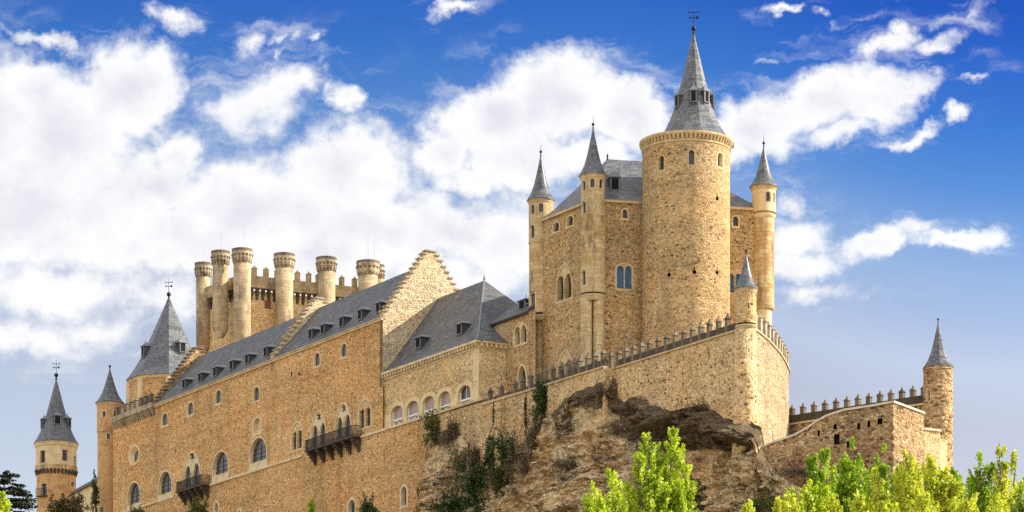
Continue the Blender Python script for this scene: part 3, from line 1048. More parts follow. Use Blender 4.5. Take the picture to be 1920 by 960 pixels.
    for i in range(22):
        s = sL3 + 0.5 + i * (sEnd - sL3 - 1.2) / 21
        b.hexa([FW.P(s - 0.13, zE - 0.9, -0.05), FW.P(s + 0.13, zE - 0.9, -0.05), FW.P(s + 0.13, zE - 0.9, 0.1), FW.P(s - 0.13, zE - 0.9, 0.1)],
               [FW.P(s - 0.16, zE - 0.06, -0.05), FW.P(s + 0.16, zE - 0.06, -0.05), FW.P(s + 0.16, zE - 0.06, 0.5), FW.P(s - 0.16, zE - 0.06, 0.5)])
    b.build('battlement', 'merlon', T)
    for i in range(8):
        s = sL3 + 1.2 + i * (sEnd - sL3 - 2.6) / 7
        m = G()
        merlon(m, FW, s, zE + 0.553, 0.55, 0.45, 1.15, 0.2)
        m.build('merlon', 'merlon_dark', T)

    # balconies
    def balcony(pL, pR, yfL, name_lbl, ncorb):
        s1, z = FW.pix(pL, yfL, 1.1)
        s0 = FW.pix(pR, yfL, 1.1)[0]
        zf = zS + 0.05
        f = G()
        f.slab(FW, s0, s1, zf - 0.22, zf, -0.05, 1.15)
        o = f.build('balcony', 'black_stone', T, label=name_lbl)
        r = G()
        n = int((s1 - s0) / 0.16)
        zt = zf + 1.05
        for i in range(n + 1):
            s = s0 + 0.05 + (s1 - s0 - 0.1) * i / n
            r.slab(FW, s - 0.018, s + 0.018, zf, zt, 1.05, 1.09)
        for z2 in (zf + 0.10, zt):
            r.slab(FW, s0, s1, z2, z2 + 0.06, 1.03, 1.11)
        for se in (s0 + 0.05, s1 - 0.05):
            for k in range(7):
                r.slab(FW, se - 0.02, se + 0.02, zf, zt, 0.02 + k * 0.15, 0.055 + k * 0.15)
            for z2 in (zf + 0.10, zt):
                r.slab(FW, se - 0.03, se + 0.03, z2 + 0.002, z2 + 0.058, 0.0, 1.03)
        r.build('railing', 'iron', o)
        for i in range(ncorb):
            s = s0 + 0.45 + (s1 - s0 - 0.9) * i / (ncorb - 1)
            c = G()
            for k in range(4):
                c.slab(FW, s - 0.24 + 0.01 * k, s + 0.24 - 0.01 * k, zf - 0.225 - 0.34 * (k + 1), zf - 0.225 - 0.34 * k - 0.004, -0.05, 1.0 - 0.27 * k)
            c.build('corbel', 'black_stone', o)
    balcony(572, 661, 845, 'long black iron balcony spanning two pointed windows', 6)
    balcony(330, 378, 925, 'short black iron balcony under a single pointed window', 5)
    return dict(sR=sR, sEnd=sEnd, zE=zE, zA=zA, zS=zS, GW=GW)


def merlon(g, S, s, z, w, t, h, cap=0.3, o=0.0):
    """square post with a small pyramid hat and knob"""
    g.slab(S, s - w / 2, s + w / 2, z, z + h, o - t / 2, o + t / 2)
    e = 0.07
    a = [S.P(s - w / 2 - e, z + h + 0.003, o - t / 2 - e), S.P(s + w / 2 + e, z + h + 0.003, o - t / 2 - e), S.P(s + w / 2 + e, z + h + 0.003, o + t / 2 + e), S.P(s - w / 2 - e, z + h + 0.003, o + t / 2 + e)]
    k = 0.12
    b = [S.P(s - w * k, z + h + cap, o - t * k), S.P(s + w * k, z + h + cap, o - t * k), S.P(s + w * k, z + h + cap, o + t * k), S.P(s - w * k, z + h + cap, o + t * k)]
    g.hexa(a, b)
    p = S.P(s, z + h + cap, o)
    g.lathe(p[0], p[1], [(0.05, p[2] - 0.02), (0.09, p[2] + 0.08), (0.03, p[2] + 0.17)], 6)


PAL = build_palace()


# ------------------------------------------------------------------ gallery wing with the white windows
GS = FW.shifted(-0.25)


def build_gallery():
    sL = GS.S(720)
    sR = GS.S(898)
    zE = GS.pix(898, 640)[1]
    zB = 50.0
    T = thing('gallery_wing', 'buff stone gallery with five white framed arched windows and a hipped slate roof', 'building', GS.P((sL + sR) / 2, zB, -4))
    holes = []
    for i, (L, R, yt, yb) in enumerate(((733, 756, 760, 803), (762, 785, 751, 795), (792, 815, 742, 786), (822, 845, 733, 778), (859, 883, 722, 766))):
        s0, s1, z0, z1 = px_rect(GS, L, R, yt, yb)
        o = window(T, GS, holes, L, R, yt, yb, 'segment', trim=0.05, depth=0.32, splay=0.0, mat='plaster', pane='glass' if i == 4 else 'blind', proud=0.05)
        fr = G()
        zt = z0 + (z1 - z0) * 0.40
        fr.slab(GS, s0 + 0.06, s1 - 0.06, zt - 0.09, zt + 0.09, -0.315, -0.2)
        fr.slab(GS, s0 + 0.06, s1 - 0.06, z0 + 0.055, z0 + 0.16, -0.31, -0.2)
        for s in (s0 + 0.10, s1 - 0.10):
            fr.slab(GS, s - 0.05, s + 0.05, z0 + 0.06, z0 + (z1 - z0) * 0.8, -0.31, -0.22)
        if i == 4:
            fr.slab(GS, (s0 + s1) / 2 - 0.03, (s0 + s1) / 2 + 0.03, zt, z1 - 0.08, -0.31, -0.25)
        fr.build('window_frame', 'white', o)
        gl = G()                            # scrolled grille in the lower light
        zc = (z0 + 0.16 + zt) / 2
        hw = (s1 - s0) / 2 - 0.18
        m = (s0 + s1) / 2
        hh = (zt - z0) / 2 - 0.16
        for cx, r in ((-0.5, 0.42), (0.5, 0.42), (0, 0.25), (-0.8, 0.2), (0.8, 0.2)):
            pts = [GS.P(m + cx * hw + r * hw * math.cos(a * math.pi / 6), zc + r * hh * 1.7 * math.sin(a * math.pi / 6), -0.24) for a in range(13)]
            gl.tube(pts, 0.035, 4)
        gl.build('window_grille', 'white', o)
        lower = G()
        lower.slab(GS, s0 + 0.1, s1 - 0.1, z0 + 0.1, zt - 0.092, -0.317, -0.30)
        lower.build('lower_pane', 'glass', o)
    g = G()
    outer = [(sR, zB), (sL, zB), (sL, zE), (sR, zE)]
    zp = PAL['zS'] + 0.1
    # scalloped plaster band round the windows
    band = [(sR, zp), (sL, zp)]
    top = []
    for hl in sorted(holes, key=lambda l: min(p[0] for p in l)):
        a, b = min(p[0] for p in hl), max(p[0] for p in hl)
        zt = max(p[1] for p in hl)
        top += [(a - 0.40, zt - 0.75), (a - 0.25, zt - 0.1), (a + 0.1, zt + 0.22), ((a + b) / 2, zt + 0.36), (b - 0.1, zt + 0.22), (b + 0.25, zt - 0.1), (b + 0.40, zt - 0.75)]
    band = [(sR + 0.002, zp), (sL - 0.002, zp), (sL - 0.002, zp + 1.6)] + list(reversed(top)) + [(sR + 0.002, zp + 1.9)]
    sheet(g, GS, outer, holes)
    RW = gable_wall(GS, sR)
    g.poly([RW.P(0, zB), RW.P(12, zB), RW.P(12, zE), RW.P(0, zE)])
    g.build('wall', 'gallery', T)
    bd = G()
    sheet(bd, GS, band, holes, 0.02)
    # quoin strip at the corner
    bd.slab(GS, sR - 0.02, sR + 1.15, zp + 1.9, zE - 0.45, -0.02, 0.022)
    bd.build('plaster_band', 'plaster', T)
    # bracketed cornice
    c = G()
    c.slab(GS, sR - 0.3, sL, zE - 0.12, zE + 0.12, -0.3, 0.42)
    c.slab(GS, sR - 0.02, sL, zE - 0.62, zE - 0.46, -0.05, 0.08)
    n = 34
    for i in range(n):
        s = sR + 0.2 + (sL - sR - 0.4) * i / (n - 1)
        c.slab(GS, s - 0.12, s + 0.12, zE - 0.43, zE - 0.122, -0.05, 0.34)
    c.slab(RW, 0.0, 12, zE - 0.115, zE + 0.115, -0.3, 0.30)
    for i in range(22):
        u = 0.25 + i * 0.55
        c.slab(RW, u - 0.12, u + 0.12, zE - 0.43, zE - 0.122, -0.05, 0.24)
    c.build('cornice', 'trim', T)
    # hipped roof
    uR, zR = PAL['GW'].pix(822, 559)
    zr = zR
    # hip apex: on the ridge line, seen at px 908
    SR = FW.shifted(-uR)
    sA = SR.S(908)
    q = 0.4
    z0 = zE + 0.125
    A = SR.P(sA, zr)
    B = SR.P(PAL['sR'] - 0.003, zr)

    def rib(s, off, z):
        return GS.P(s, z, off)
    ro = G()
    eo = (uR - 0.25)
    # front slope, bell-cast at the eaves
    e1 = rib(sR - q, q, z0); e2 = rib(sL, q, z0)
    k1 = 0.16
    m1 = tuple(e1[i] + (A[i] - e1[i]) * k1 for i in range(3)); m2 = tuple(e2[i] + (B[i] - e2[i]) * k1 for i in range(3))
    m1 = (m1[0], m1[1], m1[2] - 0.35); m2 = (m2[0], m2[1], m2[2] - 0.35)
    ro.poly([e1, e2, m2, m1]); ro.poly([m1, m2, B, A])
    # hip end
    e3 = rib(sR - q, -2 * eo - q, z0)
    m3 = tuple(e3[i] + (A[i] - e3[i]) * k1 for i in range(3)); m3 = (m3[0], m3[1], m3[2] - 0.35)
    ro.poly([e3, e1, m1, m3]); ro.poly([m3, m1, A])
    e4 = rib(sL, -2 * eo - q, z0)
    ro.poly([e4, e3, m3, A, B]); ro.poly([e1, e3, e4, e2])
    ro.build('roof', 'slate', T)
    hp = G()
    hp.tube([e1, m1, A], 0.10, 6)
    hp.lathe(A[0], A[1], [(0.09, A[2] - 0.1), (0.12, A[2] + 0.15), (0.03, A[2] + 0.6)], 8)
    hp.build('hip_cap', 'lead', T)
    for px, py in ((784, 652), (861, 627)):
        o = -1.1
        s, z = GS.pix(px, py, o)
        dormer(T, GS, s, z, w=1.15, h=1.0, depth=2.2, o=o, roof_h=0.40)
    return dict(sR=sR, zE=zE, RW=RW)


GAL = build_gallery()


# ------------------------------------------------------------------ keep: plan points
KW = FW.shifted(-4.6)                       # left face of the keep
kC = KW.S(1112)
kL = KW.S(1017)
Cc = KW.P(kC, 0)
KR = Wall(Cc[0], Cc[1], 4.67, 1.0)          # right face, s = 0 at the front corner
kR = KR.S(1433)
ZK = KW.pix(1089, 383)[1]                   # eaves


def build_link():
    LS = FW.shifted(-3.4)
    sa, sb = LS.S(1004), LS.S(926)
    zE = LS.pix(960, 596)[1]
    zB = 50.0
    T = thing('link_wing', 'narrow stone link between gallery and keep with a pointed green doorway and paired windows', 'building', LS.P((sa + sb) / 2, zB, -3))
    holes = []
    twin(T, LS, holes, 962, 989, 604, 648, 'round', lanc=0.90, trim=0.14, tymp='plaster', mat='plaster', proud=0.015)
    window(T, LS, holes, 968, 989, 682, 735, 'pointed', trim=0.22, depth=0.5, splay=0.0, pane='greendoor', mat='plaster', name='doorway')
    g = G()
    sheet(g, LS, [(sa, zB), (sb, zB), (sb, zE), (sa, zE)], holes)
    g.poly([LS.P(sb, zB), LS.P(sb, zE), LS.P(sb, zE, -6), LS.P(sb, zB, -6)])
    g.build('wall', 'keep', T)
    r = G()
    sr = LS.S(991)
    a = LS.P(sr, zE, 0.35); b = LS.P(sb + 0.8, zE, 0.35)
    c = LS.P(sb - 0.4, zE + 2.6, -2.9); d = LS.P(sr, zE + 2.6, -2.9)
    e = LS.P(sb + 0.8, zE, -6.2); f = LS.P(sr, zE, -6.2)
    r.poly([a, b, c, d]); r.poly([b, e, c]); r.poly([d, c, e, f]); r.poly([a, f, e, b]); r.poly([a, d, f])
    r.build('roof', 'slate', T)
    ev = G()
    ev.slab(LS, sr, sb + 0.6, zE - 0.16, zE - 0.004, -0.1, 0.3)
    ev.build('eaves', 'black_stone', T)
    s, z = LS.pix(979, 583, -0.9)
    dormer(T, LS, s, z, w=1.3, h=1.0, depth=2.0, o=-0.9, roof_h=0.4)


build_link()


# ------------------------------------------------------------------ keep
def build_keep():
    zB = 50.0
    T = thing('keep', 'great square golden stone keep with hipped slate roof and paired blue shuttered windows', 'castle keep', (Cc[0], Cc[1] + 5, zB))
    hl, hr = [], []
    for px, yt, yb in ((1042.6, 414, 437), (1069, 402, 426)):
        window(T, KW, hl, px - 7.5, px + 7.5, yt, yb, 'round', trim=0.13, depth=0.3, splay=0.0)
    twin(T, KW, hl, 1041, 1074, 493, 566, 'pointed', lanc=0.72, trim=0.22, tymp='cornice', mat='cornice', proud=0.012)
    twin(T, KW, hl, 1043, 1076, 655, 730, 'pointed', lanc=0.72, trim=0.22, tymp='cornice', mat='cornice', proud=0.012)
    window(T, KR, hr, 1165, 1179, 390, 413, 'round', trim=0.13, depth=0.3, splay=0.0, sill=0.06)
    window(T, KR, hr, 1372, 1387, 403, 428, 'round', trim=0.13, depth=0.3, splay=0.0, sill=0.08)
    twin(T, KR, hr, 1153, 1189, 493, 545, 'segment', lanc=0.95, trim=0.16, pane='blue', mat='cornice', tymp='cornice', proud=0.012, depth=0.35)
    twin(T, KR, hr, 1361, 1395, 508, 552, 'segment', lanc=0.95, trim=0.13, pane='blue', mat='cornice', tymp='cornice', proud=0.012, depth=0.35)
    g = G()
    sheet(g, KW, [(kC, zB), (kL, zB), (kL, ZK), (kC, ZK)], hl)
    sheet(g, KR, [(0, zB), (kR, zB), (kR, ZK), (0, ZK)], hr)
    Lp, Rp = KW.P(kL, 0), KR.P(kR, 0)
    Bp = (Lp[0] + Rp[0] - Cc[0], Lp[1] + Rp[1] - Cc[1])
    for a, b in ((Lp, Bp), (Bp, Rp)):
        g.poly([(a[0], a[1], zB), (b[0], b[1], zB), (b[0], b[1], ZK), (a[0], a[1], ZK)])
    g.build('wall', 'keep', T)
    # roof
    r = G()

    def outp(p, k=0.25):
        cx, cy = (Lp[0] + Rp[0]) / 2, (Lp[1] + Rp[1]) / 2
        d = Vector((p[0] - cx, p[1] - cy)).normalized()
        return (p[0] + d.x * k, p[1] + d.y * k)
    c4 = [outp(p) for p in (Cc, Rp, Bp, Lp)]
    zr = ZK + 5.2
    e1 = ((Cc[0] + Lp[0]) / 2 + 4.4, (Cc[1] + Lp[1]) / 2 + 1.0)
    # ridge end seen above the middle turret, kept on the ridge line
    d1 = e1[1]
    e1 = (X_at(1139, d1), d1)
    e2 = (e1[0] + (Rp[0] - Cc[0]) * 0.42, e1[1] + (Rp[1] - Cc[1]) * 0.42)
    zz = ZK + 0.02
    P = [(x, y, zz) for x, y in c4]
    A = (e1[0], e1[1], zr); B = (e2[0], e2[1], zr)
    # bell-cast: kink a little above the eaves
    def kink(e, t):
        k = 0.2
        return (e[0] + (t[0] - e[0]) * k, e[1] + (t[1] - e[1]) * k, e[2] + (t[2] - e[2]) * k - 0.25)
    tops = [A, B, B, A]
    Kk = [kink(P[i], tops[i]) for i in range(4)]
    for i in range(4):
        j = (i + 1) % 4
        r.poly([P[i], P[j], Kk[j], Kk[i]])
        if tops[i] == tops[j]:
            r.poly([Kk[i], Kk[j], tops[i]])
        else:
            r.poly([Kk[i], Kk[j], tops[j], tops[i]])
    r.poly(list(reversed(P)))
    r.build('roof', 'slate_pale', T)
    f = G()
    f.lathe(A[0], A[1], [(0.12, zr - 0.1), (0.06, zr + 0.15), (0.10, zr + 0.3), (0.02, zr + 0.55)], 8)
    f.build('roof_finial', 'iron', T)
    ev = G()
    ev.slab(KW, kC, kL + 0.2, ZK - 0.22, ZK + 0.01, -0.1, 0.22)
    ev.slab(KR, 0, kR, ZK - 0.225, ZK + 0.008, -0.1, 0.20)
    ev.build('eaves', 'cornice', T)
    # dormer on the right-hand slope
    o = -1.35
    s, z = KR.pix(1153, 357, o)
    dormer(T, KR, s, z, w=0.95, h=1.25, depth=2.5, o=o, roof_h=0.75, over=0.12)
    # unseen block behind the keep, added to shade the gallery wall and hip
    rr = G()
    base = [(3.9, 287.6), (19.0, 291.0), (17.5, 301.0), (4.1, 300.0)]
    rr.prism(base, zB, 70.6)
    rr.build('rear_shade_block', 'keep', T)


build_keep()


# ------------------------------------------------------------------ round turrets
def turret(name, label, px, d, sections, y_eave, y_apex, rcap, wins=(), rod=0.9, spire_mat='slate_pale', vane=False, ball=0.14, nsp=24, rings=(), cat='turret', lin=0.70, p=6, cornice='cornice', cap_h=0.28, smooth=True, dorm=(), a0=0.0, vs=1.0, group=None):
    """sections: (y_top, y_bottom, radius_px, material) from top to bottom"""
    cx = X_at(px, d)
    zb = Z_at(sections[-1][1], d)
    T = thing(name, label, cat, (cx, d, zb), group)
    for (yt, yb, rp, mat) in sections:
        r = rp * d / F
        C = Cyl(cx, d, r)
        holes = []
        for w in wins:
            (L, R, wt, wb, kind, opt) = w
            if yt <= wt <= yb:
                window(T, C, holes, L, R, wt, wb, kind, **opt)
        g = G()
        cyl_sheet(g, C, Z_at(yb, d), Z_at(yt, d), holes, 40)
        g.build('shaft', mat, T, smooth=True)
    for (y, rp, hgt, mat) in rings:
        r = rp * d / F
        g = G()
        z = Z_at(y, d)
        ring(g, cx, d, [(r * 0.86, z - hgt), (r * 0.95, z - hgt * 0.7), (r, z - hgt * 0.3), (r, z), (r * 0.86, z + 0.02)], 40)
        g.build('moulding', mat, T, smooth=False)
    ze, za = Z_at(y_eave, d), Z_at(y_apex, d)
    rc = rcap * d / F
    c = G()
    rs = sections[0][2] * d / F
    ring(c, cx, d, [(rs - 0.03, ze - cap_h * 1.5), (rs + 0.05, ze - cap_h * 1.1), (rc - 0.12, ze - cap_h * 0.3), (rc - 0.06, ze - cap_h * 0.28), (rc - 0.06, ze - 0.012), (0.2, ze - 0.012)], 40)
    c.build('cornice', cornice, T)
    s = G()
    prof = [(rc * 0.9, ze - 0.005), (rc, ze)] + spire_prof(rc, ze + 0.05, za, p, lin)
    s.lathe(cx, d, prof, nsp, a0)
    sp = s.build('spire', spire_mat, T, smooth=smooth and nsp > 16)
    finial(T, cx, d, za - 0.05, ball, rod, vane, vs)
    for (az, yb, w, h) in dorm:
        z = Z_at(yb, d)
        t = (z - ze) / (za - ze)
        r = rc * (lin * (1 - t) + (1 - lin) * (1 - t) ** p)
        a = R_(az)
        x0, y0 = cx + r * math.sin(a), d - r * math.cos(a)
        Wd = Wall(x0, y0, math.cos(a), math.sin(a))
        Wd.nx, Wd.ny = math.sin(a), -math.cos(a)
        dormer(T, Wd, 0, z, w=w, h=h, depth=r * 0.8, o=0.05, roof_h=0.5, over=0.14)
    return T, cx


small = dict(trim=0.07, depth=0.22, splay=0.0, proud=0.02)
tiny = dict(trim=0.05, depth=0.22, splay=0.0, proud=0.012)
rect = dict(trim=0.14, depth=0.25, splay=0.0, proud=0.03)
kd = KW.P(kL, 0)[1]
# left keep turret
turret('corner_turret', 'slim cone roofed turret at the left corner of the keep, square window low down', 1014, kd + 1.0,
       [(379, 455, 22.5, 'ashlar'), (455, 590, 22.0, 'ashlar_dirty'), (590, 740, 13.0, 'ashlar')], 377, 288, 26.5,
       wins=[(994, 1003, 382, 402, 'round', tiny), (1009, 1020, 380, 398, 'round', tiny), (993, 1003, 420, 447, 'round', tiny), (990, 1006, 547, 583, 'flat', rect)],
       rings=[(455, 23.5, 0.3, 'cornice'), (594, 23, 0.55, 'ashlar')], rod=0.65)
cd = Cc[1]
turret('corner_turret', 'cone roofed turret on the front corner of the keep above two half columns', 1112, cd,
       [(333, 404, 22.5, 'ashlar'), (404, 500, 23.0, 'ashlar_dirty'), (500, 552, 23.5, 'ashlar')], 331, 237, 27,
       wins=[(1090, 1099, 337, 357, 'round', tiny), (1105, 1116, 333, 352, 'round', tiny), (1123, 1132, 334, 354, 'round', tiny), (1090, 1099.5, 376, 405, 'round', tiny), (1089.5, 1099, 507, 535, 'flat', tiny)],
       rings=[(404, 24.5, 0.25, 'cornice'), (555, 24.5, 0.6, 'ashlar')], rod=0.75)


def half_columns():
    T = [o for o in COL.objects if o.name.startswith('corner_turret') and o.type == 'EMPTY'][-1]
    for px, rp in ((1099.5, 10.5), (1122.5, 10.5)):
        g = G()
        d = cd - 0.35
        x = X_at(px, d)
        r = rp * d / F
        z0, z1 = Z_at(700, d), Z_at(566, d)
        g.lathe(x, d, [(r, z0), (r, z1 - 0.5), (r * 1.1, z1 - 0.4), (r, z1 - 0.3), (r * 1.25, z1 + 0.3)], 20)
        g.build('half_column', 'ashlar', T, smooth=True)


half_columns()
rd = KR.P(kR, 0)[1]
turret('corner_turret', 'tall cone roofed turret at the right corner of the keep with ochre plaster below', 1432, rd + 0.2,
       [(354, 400, 22, 'plaster'), (400, 573, 19.5, 'ashlar_dirty'), (573, 660, 15, 'plaster')], 352, 272, 27,
       wins=[(1435.5, 1446, 358, 378, 'round', tiny), (1449.5, 1453.3, 360, 380, 'round', dict(trim=0.03, depth=0.2, splay=0.0, proud=0.01))],
       rings=[(404, 22, 0.4, 'plaster'), (573, 20.5, 0.45, 'ashlar')], rod=0.85)

# prow turret on the bastion
turret('bastion_turret', 'small cone roofed watch turret on the prow of the battlemented bastion', 1399, 250.2,
       [(545, 608, 19, 'bastion')], 543, 474, 23.5, wins=[(1402, 1405.5, 568, 578, 'flat', dict(trim=0.02, depth=0.15, splay=0.0, proud=0.004))],
       rings=[(611, 20.5, 0.28, 'cornice')], rod=0.30, ball=0.12)
# far right turret
turret('watch_turret', 'lone round stone turret with grey flared spire ending the outer wall', 1759, 257.0,
       [(693, 1060, 27.5, 'ruin')], 690, 602, 29.5, rod=0.2, ball=0.10, nsp=10, smooth=False, lin=0.66, cap_h=0.2, cornice='ruin',
       wins=[(1736, 1744, 730, 752, 'round', dict(trim=0.03, depth=0.3, splay=0.0, proud=0.005))])


# ------------------------------------------------------------------ great round tower
def build_tower():
    d, px = 276.6, 1286.5
    cx = X_at(px, d)
    r = 82.0 * d / F
    zB, zT = 50.0, Z_at(272, d)
    T = thing('round_tower', 'massive round golden tower with steep grey slate spire and weathervane', 'tower', (cx, d, zB))
    C = Cyl(cx, d, r)
    holes = []
    opt = dict(trim=0.12, depth=0.4, splay=0.0, proud=0.015)
    window(T, C, holes, 1232.5, 1247, 289, 321, 'round', mat='cornice', **opt)
    window(T, C, holes, 1289, 1304.5, 279, 311, 'round', mat='cornice', **opt)
    window(T, C, holes, 1344, 1356.5, 284, 315, 'round', mat='trim', **opt)
    for (kx, ky) in ((1344.5, 360), (1254.6, 503), (1302, 498), (1344.5, 499)):
        kh = G()
        s, z1 = C.pix(kx, ky)
        _, z0 = C.pix(kx, ky + 16)
        w = 0.07
        ccr = 0.19
        pts = [(s + w / 2, z1), (s - w / 2, z1)] + [(s - ccr * math.sin(t), z0 + ccr * 1 + ccr * math.cos(t)) for t in [0.3 + i * (2 * math.pi - 0.6) / 12 for i in range(13)]]
        holes.append(pts)
        bridge(kh, C, pts, 0, pts, -0.45)
        fill(kh, C, pts, -0.45)
        kh.build('keyhole_slit', 'void', T)
    g = G()
    cyl_sheet(g, C, zB, zT, holes, 64)
    g.build('wall', 'keep', T, smooth=True)
    c = G()
    ro = 88 * d / F
    ring(c, cx, d, [(r - 0.05, zT - 0.75), (r + 0.06, zT - 0.72), (r + 0.06, zT - 0.55), (r - 0.02, zT - 0.54)], 64)
    ring(c, cx, d, [(r - 0.05, zT - 0.1), (ro - 0.08, zT - 0.1), (ro, zT + 0.02), (ro, zT + 0.2), (0.3, zT + 0.45)], 64)
    dentils(c, cx, d, r, zT - 0.52, zT - 0.105, 66, 0.26, 0.5)
    c.build('cornice', 'cornice', T)
    # spire
    dS, pS = d + 0.9, 1300.5
    xS = X_at(pS, dS)
    rS = 74 * dS / F
    z0, z1 = zT + 0.25, Z_at(58, dS)
    s = G()
    prof = []
    for t in [(i / 18) ** 1.6 for i in range(19)]:
        rr = rS * (0.70 * (1 - t) + 0.30 * (1 - t) ** 7)
        prof.append((max(0.05, rr), z0 + (z1 - z0) * t))
    s.lathe(xS, dS, [(rS * 1.05, z0 - 0.06)] + prof, 12, R_(10))
    s.build('spire', 'slate_pale', T)
    finial(T, xS, dS, z1 - 0.1, 0.24, 2.0, True, 1.35)
    for az, yb in ((-58, 206), (-4, 201), (38, 200), (76, 204)):
        z = Z_at(yb, dS)
        t = (z - z0) / (z1 - z0)
        rr = rS * (0.70 * (1 - t) + 0.30 * (1 - t) ** 7) * 0.97
        a = R_(az)
        Wd = Wall(xS + rr * math.sin(a), dS - rr * math.cos(a), math.cos(a), math.sin(a))
        Wd.nx, Wd.ny = math.sin(a), -math.cos(a)
        dormer(T, Wd, 0, z, w=0.62, h=1.05, depth=rr * 0.8, o=0.10, roof_h=0.5, over=0.11)


build_tower()


# ------------------------------------------------------------------ bastion and battlements
def build_bastion():
    zP = FW.pix(1120, 693)[1]               # base of the parapet
    zB = 33.0
    T = thing('bastion', 'battlemented curtain wall and pointed stone bastion rising from the cliff', 'castle wall', RS.P(10, zB, -2))
    sJ = FW.S(1133)
    g = G()
    # left stretch under the gallery and link
    sheet(g, FW, [(sJ, zB), (FW.S(797) - 0.01, zB), (FW.S(797) - 0.01, PAL['zS'] - 0.2), (sJ, zP)], [])
    g.build('wall', 'bastion', T)
    g = G()
    p1, p2 = FW.P(sJ, 0), RS.P(RS.S(1154), 0)
    g.poly([(p1[0], p1[1], zB), (p1[0], p1[1], zP), FW.P(sJ, zP, -2.5), FW.P(sJ, zB, -2.5)])
    g.build('wall_return', 'bastion', T)
    g = G()
    sheet(g, RS, [(0.3, zB), (sJ + 0.5, zB), (sJ + 0.5, zP), (0.3, zP)], [])
    g.build('wall', 'bastion', T)
    # buttress
    b = G()
    sb0, sb1 = FW.S(947), FW.S(936)
    b.slab(FW, sb0, sb1, 47.2, zP - 0.25, -0.05, 0.55)
    b.build('buttress', 'bastion', T)
    # prow drum and right-hand flank
    d = G()
    d.lathe(20.3, 250.3, [(1.45, zB), (1.25, 42), (1.02, 48), (0.92, zP)], 28)
    d.build('prow', 'bastion', T, smooth=True)
    flank = [(20.9, 249.9), (21.6, 251.8), (22.7, 255), (24.1, 260), (25.0, 264), (25.75, 268), (26.05, 272), (26.1, 278), (25.6, 290)]
    fl = G()
    lo = 1.05
    n = len(flank)
    vs = []
    rows = [(zB, 2.6), (40, 1.5), (44, 0.75), (48, 0.30), (51, 0.08), (zP, 0.0)]
    for z, off in rows:
        for i, (x, y) in enumerate(flank):
            a, b2 = flank[max(0, i - 1)], flank[min(n - 1, i + 1)]
            tx, ty = b2[0] - a[0], b2[1] - a[1]
            l = math.hypot(tx, ty)
            o2 = off * (0.25 if i > 3 else 0.5 + 0.0 * i)
            vs.append((x + ty / l * o2, y - tx / l * o2, z))
    fl.add(vs, [(k * n + i, k * n + i + 1, (k + 1) * n + i + 1, (k + 1) * n + i) for k in range(len(rows) - 1) for i in range(n - 1)])
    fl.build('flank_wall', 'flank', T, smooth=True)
    # terrace
    t = G()
    A = [FW.P(FW.S(905), zP - 0.1, -0.1), FW.P(sJ, zP - 0.1, -0.1), RS.P(sJ, zP - 0.1, -0.1), RS.P(0.5, zP - 0.1, -0.1)] + [(x, y, zP - 0.1) for x, y in flank[1:]]
    t.poly(A + [(10, 296, zP - 0.1)])
    t.build('terrace', 'coping', T)
    # coping and parapets
    c = G()
    c.slab(FW, sJ, FW.S(905), zP - 0.02, zP + 0.14, -0.5, 0.14)
    c.slab(RS, 0.8, sJ + 0.3, zP - 0.015, zP + 0.145, -0.5, 0.14)
    c.slab(FW, FW.S(905) + 0.01, FW.S(797), PAL['zS'] - 0.2, PAL['zS'] + 0.06, -0.5, 0.15)
    for i in range(n - 1):
        w = Wall(flank[i][0], flank[i][1], flank[i + 1][0] - flank[i][0], flank[i + 1][1] - flank[i][1])
        w.nx, w.ny = w.dy, -w.dx
        L = math.hypot(flank[i + 1][0] - flank[i][0], flank[i + 1][1] - flank[i][1])
        c.slab(w, 0.0, L + 0.02, zP - 0.02 + 0.0001 * i, zP + 0.13 + 0.0001 * i, -0.45, 0.12)
    c.build('coping', 'cornice', T)
    pr = G()
    hp = 0.62
    pr.slab(RS, 0.9, sJ - 0.1, zP + 0.148, zP + 0.148 + hp, -0.42, -0.05)
    pr.slab(FW, sJ + 0.05, FW.S(1062), zP + 0.145, zP + 0.145 + hp, -0.42, -0.05)
    pr.slab(FW, FW.S(1062), FW.S(905), zP + 0.145, zP + 0.145 + hp * 0.6, -0.42, -0.05)
    for i in range(n - 1):
        w = Wall(flank[i][0], flank[i][1], flank[i + 1][0] - flank[i][0], flank[i + 1][1] - flank[i][1])
        w.nx, w.ny = w.dy, -w.dx
        L = math.hypot(flank[i + 1][0] - flank[i][0], flank[i + 1][1] - flank[i][1])
        pr.slab(w, 0.0, L, zP + 0.135, zP + 0.5 + 0.0001 * i, -0.34, -0.06)
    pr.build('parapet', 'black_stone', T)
    # merlons on the left front
    pos = [(RS, p) for p in (1364, 1347, 1330, 1314, 1298, 1282, 1266, 1250, 1234, 1218, 1203, 1188, 1174, 1160, 1146)]
    pos += [(FW, p) for p in (1131, 1116, 1102, 1087, 1077, 1065, 1052, 1037, 1023, 1009, 995, 980, 966, 940, 919)]
    for S, p in pos:
        s = S.S(p, -0.2)
        m = G()
        low = p < 990
        merlon(m, S, s, zP + 0.16, 0.36, 0.38, 1.22 if not low else 1.0, 0.40, -0.23)
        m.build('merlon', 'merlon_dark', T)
    # merlons on the right flank: tall and close-set
    run = []
    for i in range(n - 2):
        a, b2 = flank[i], flank[i + 1]
        L = math.hypot(b2[0] - a[0], b2[1] - a[1])
        run.append((a, b2, L))
    tot = sum(x[2] for x in run)
    k = 17
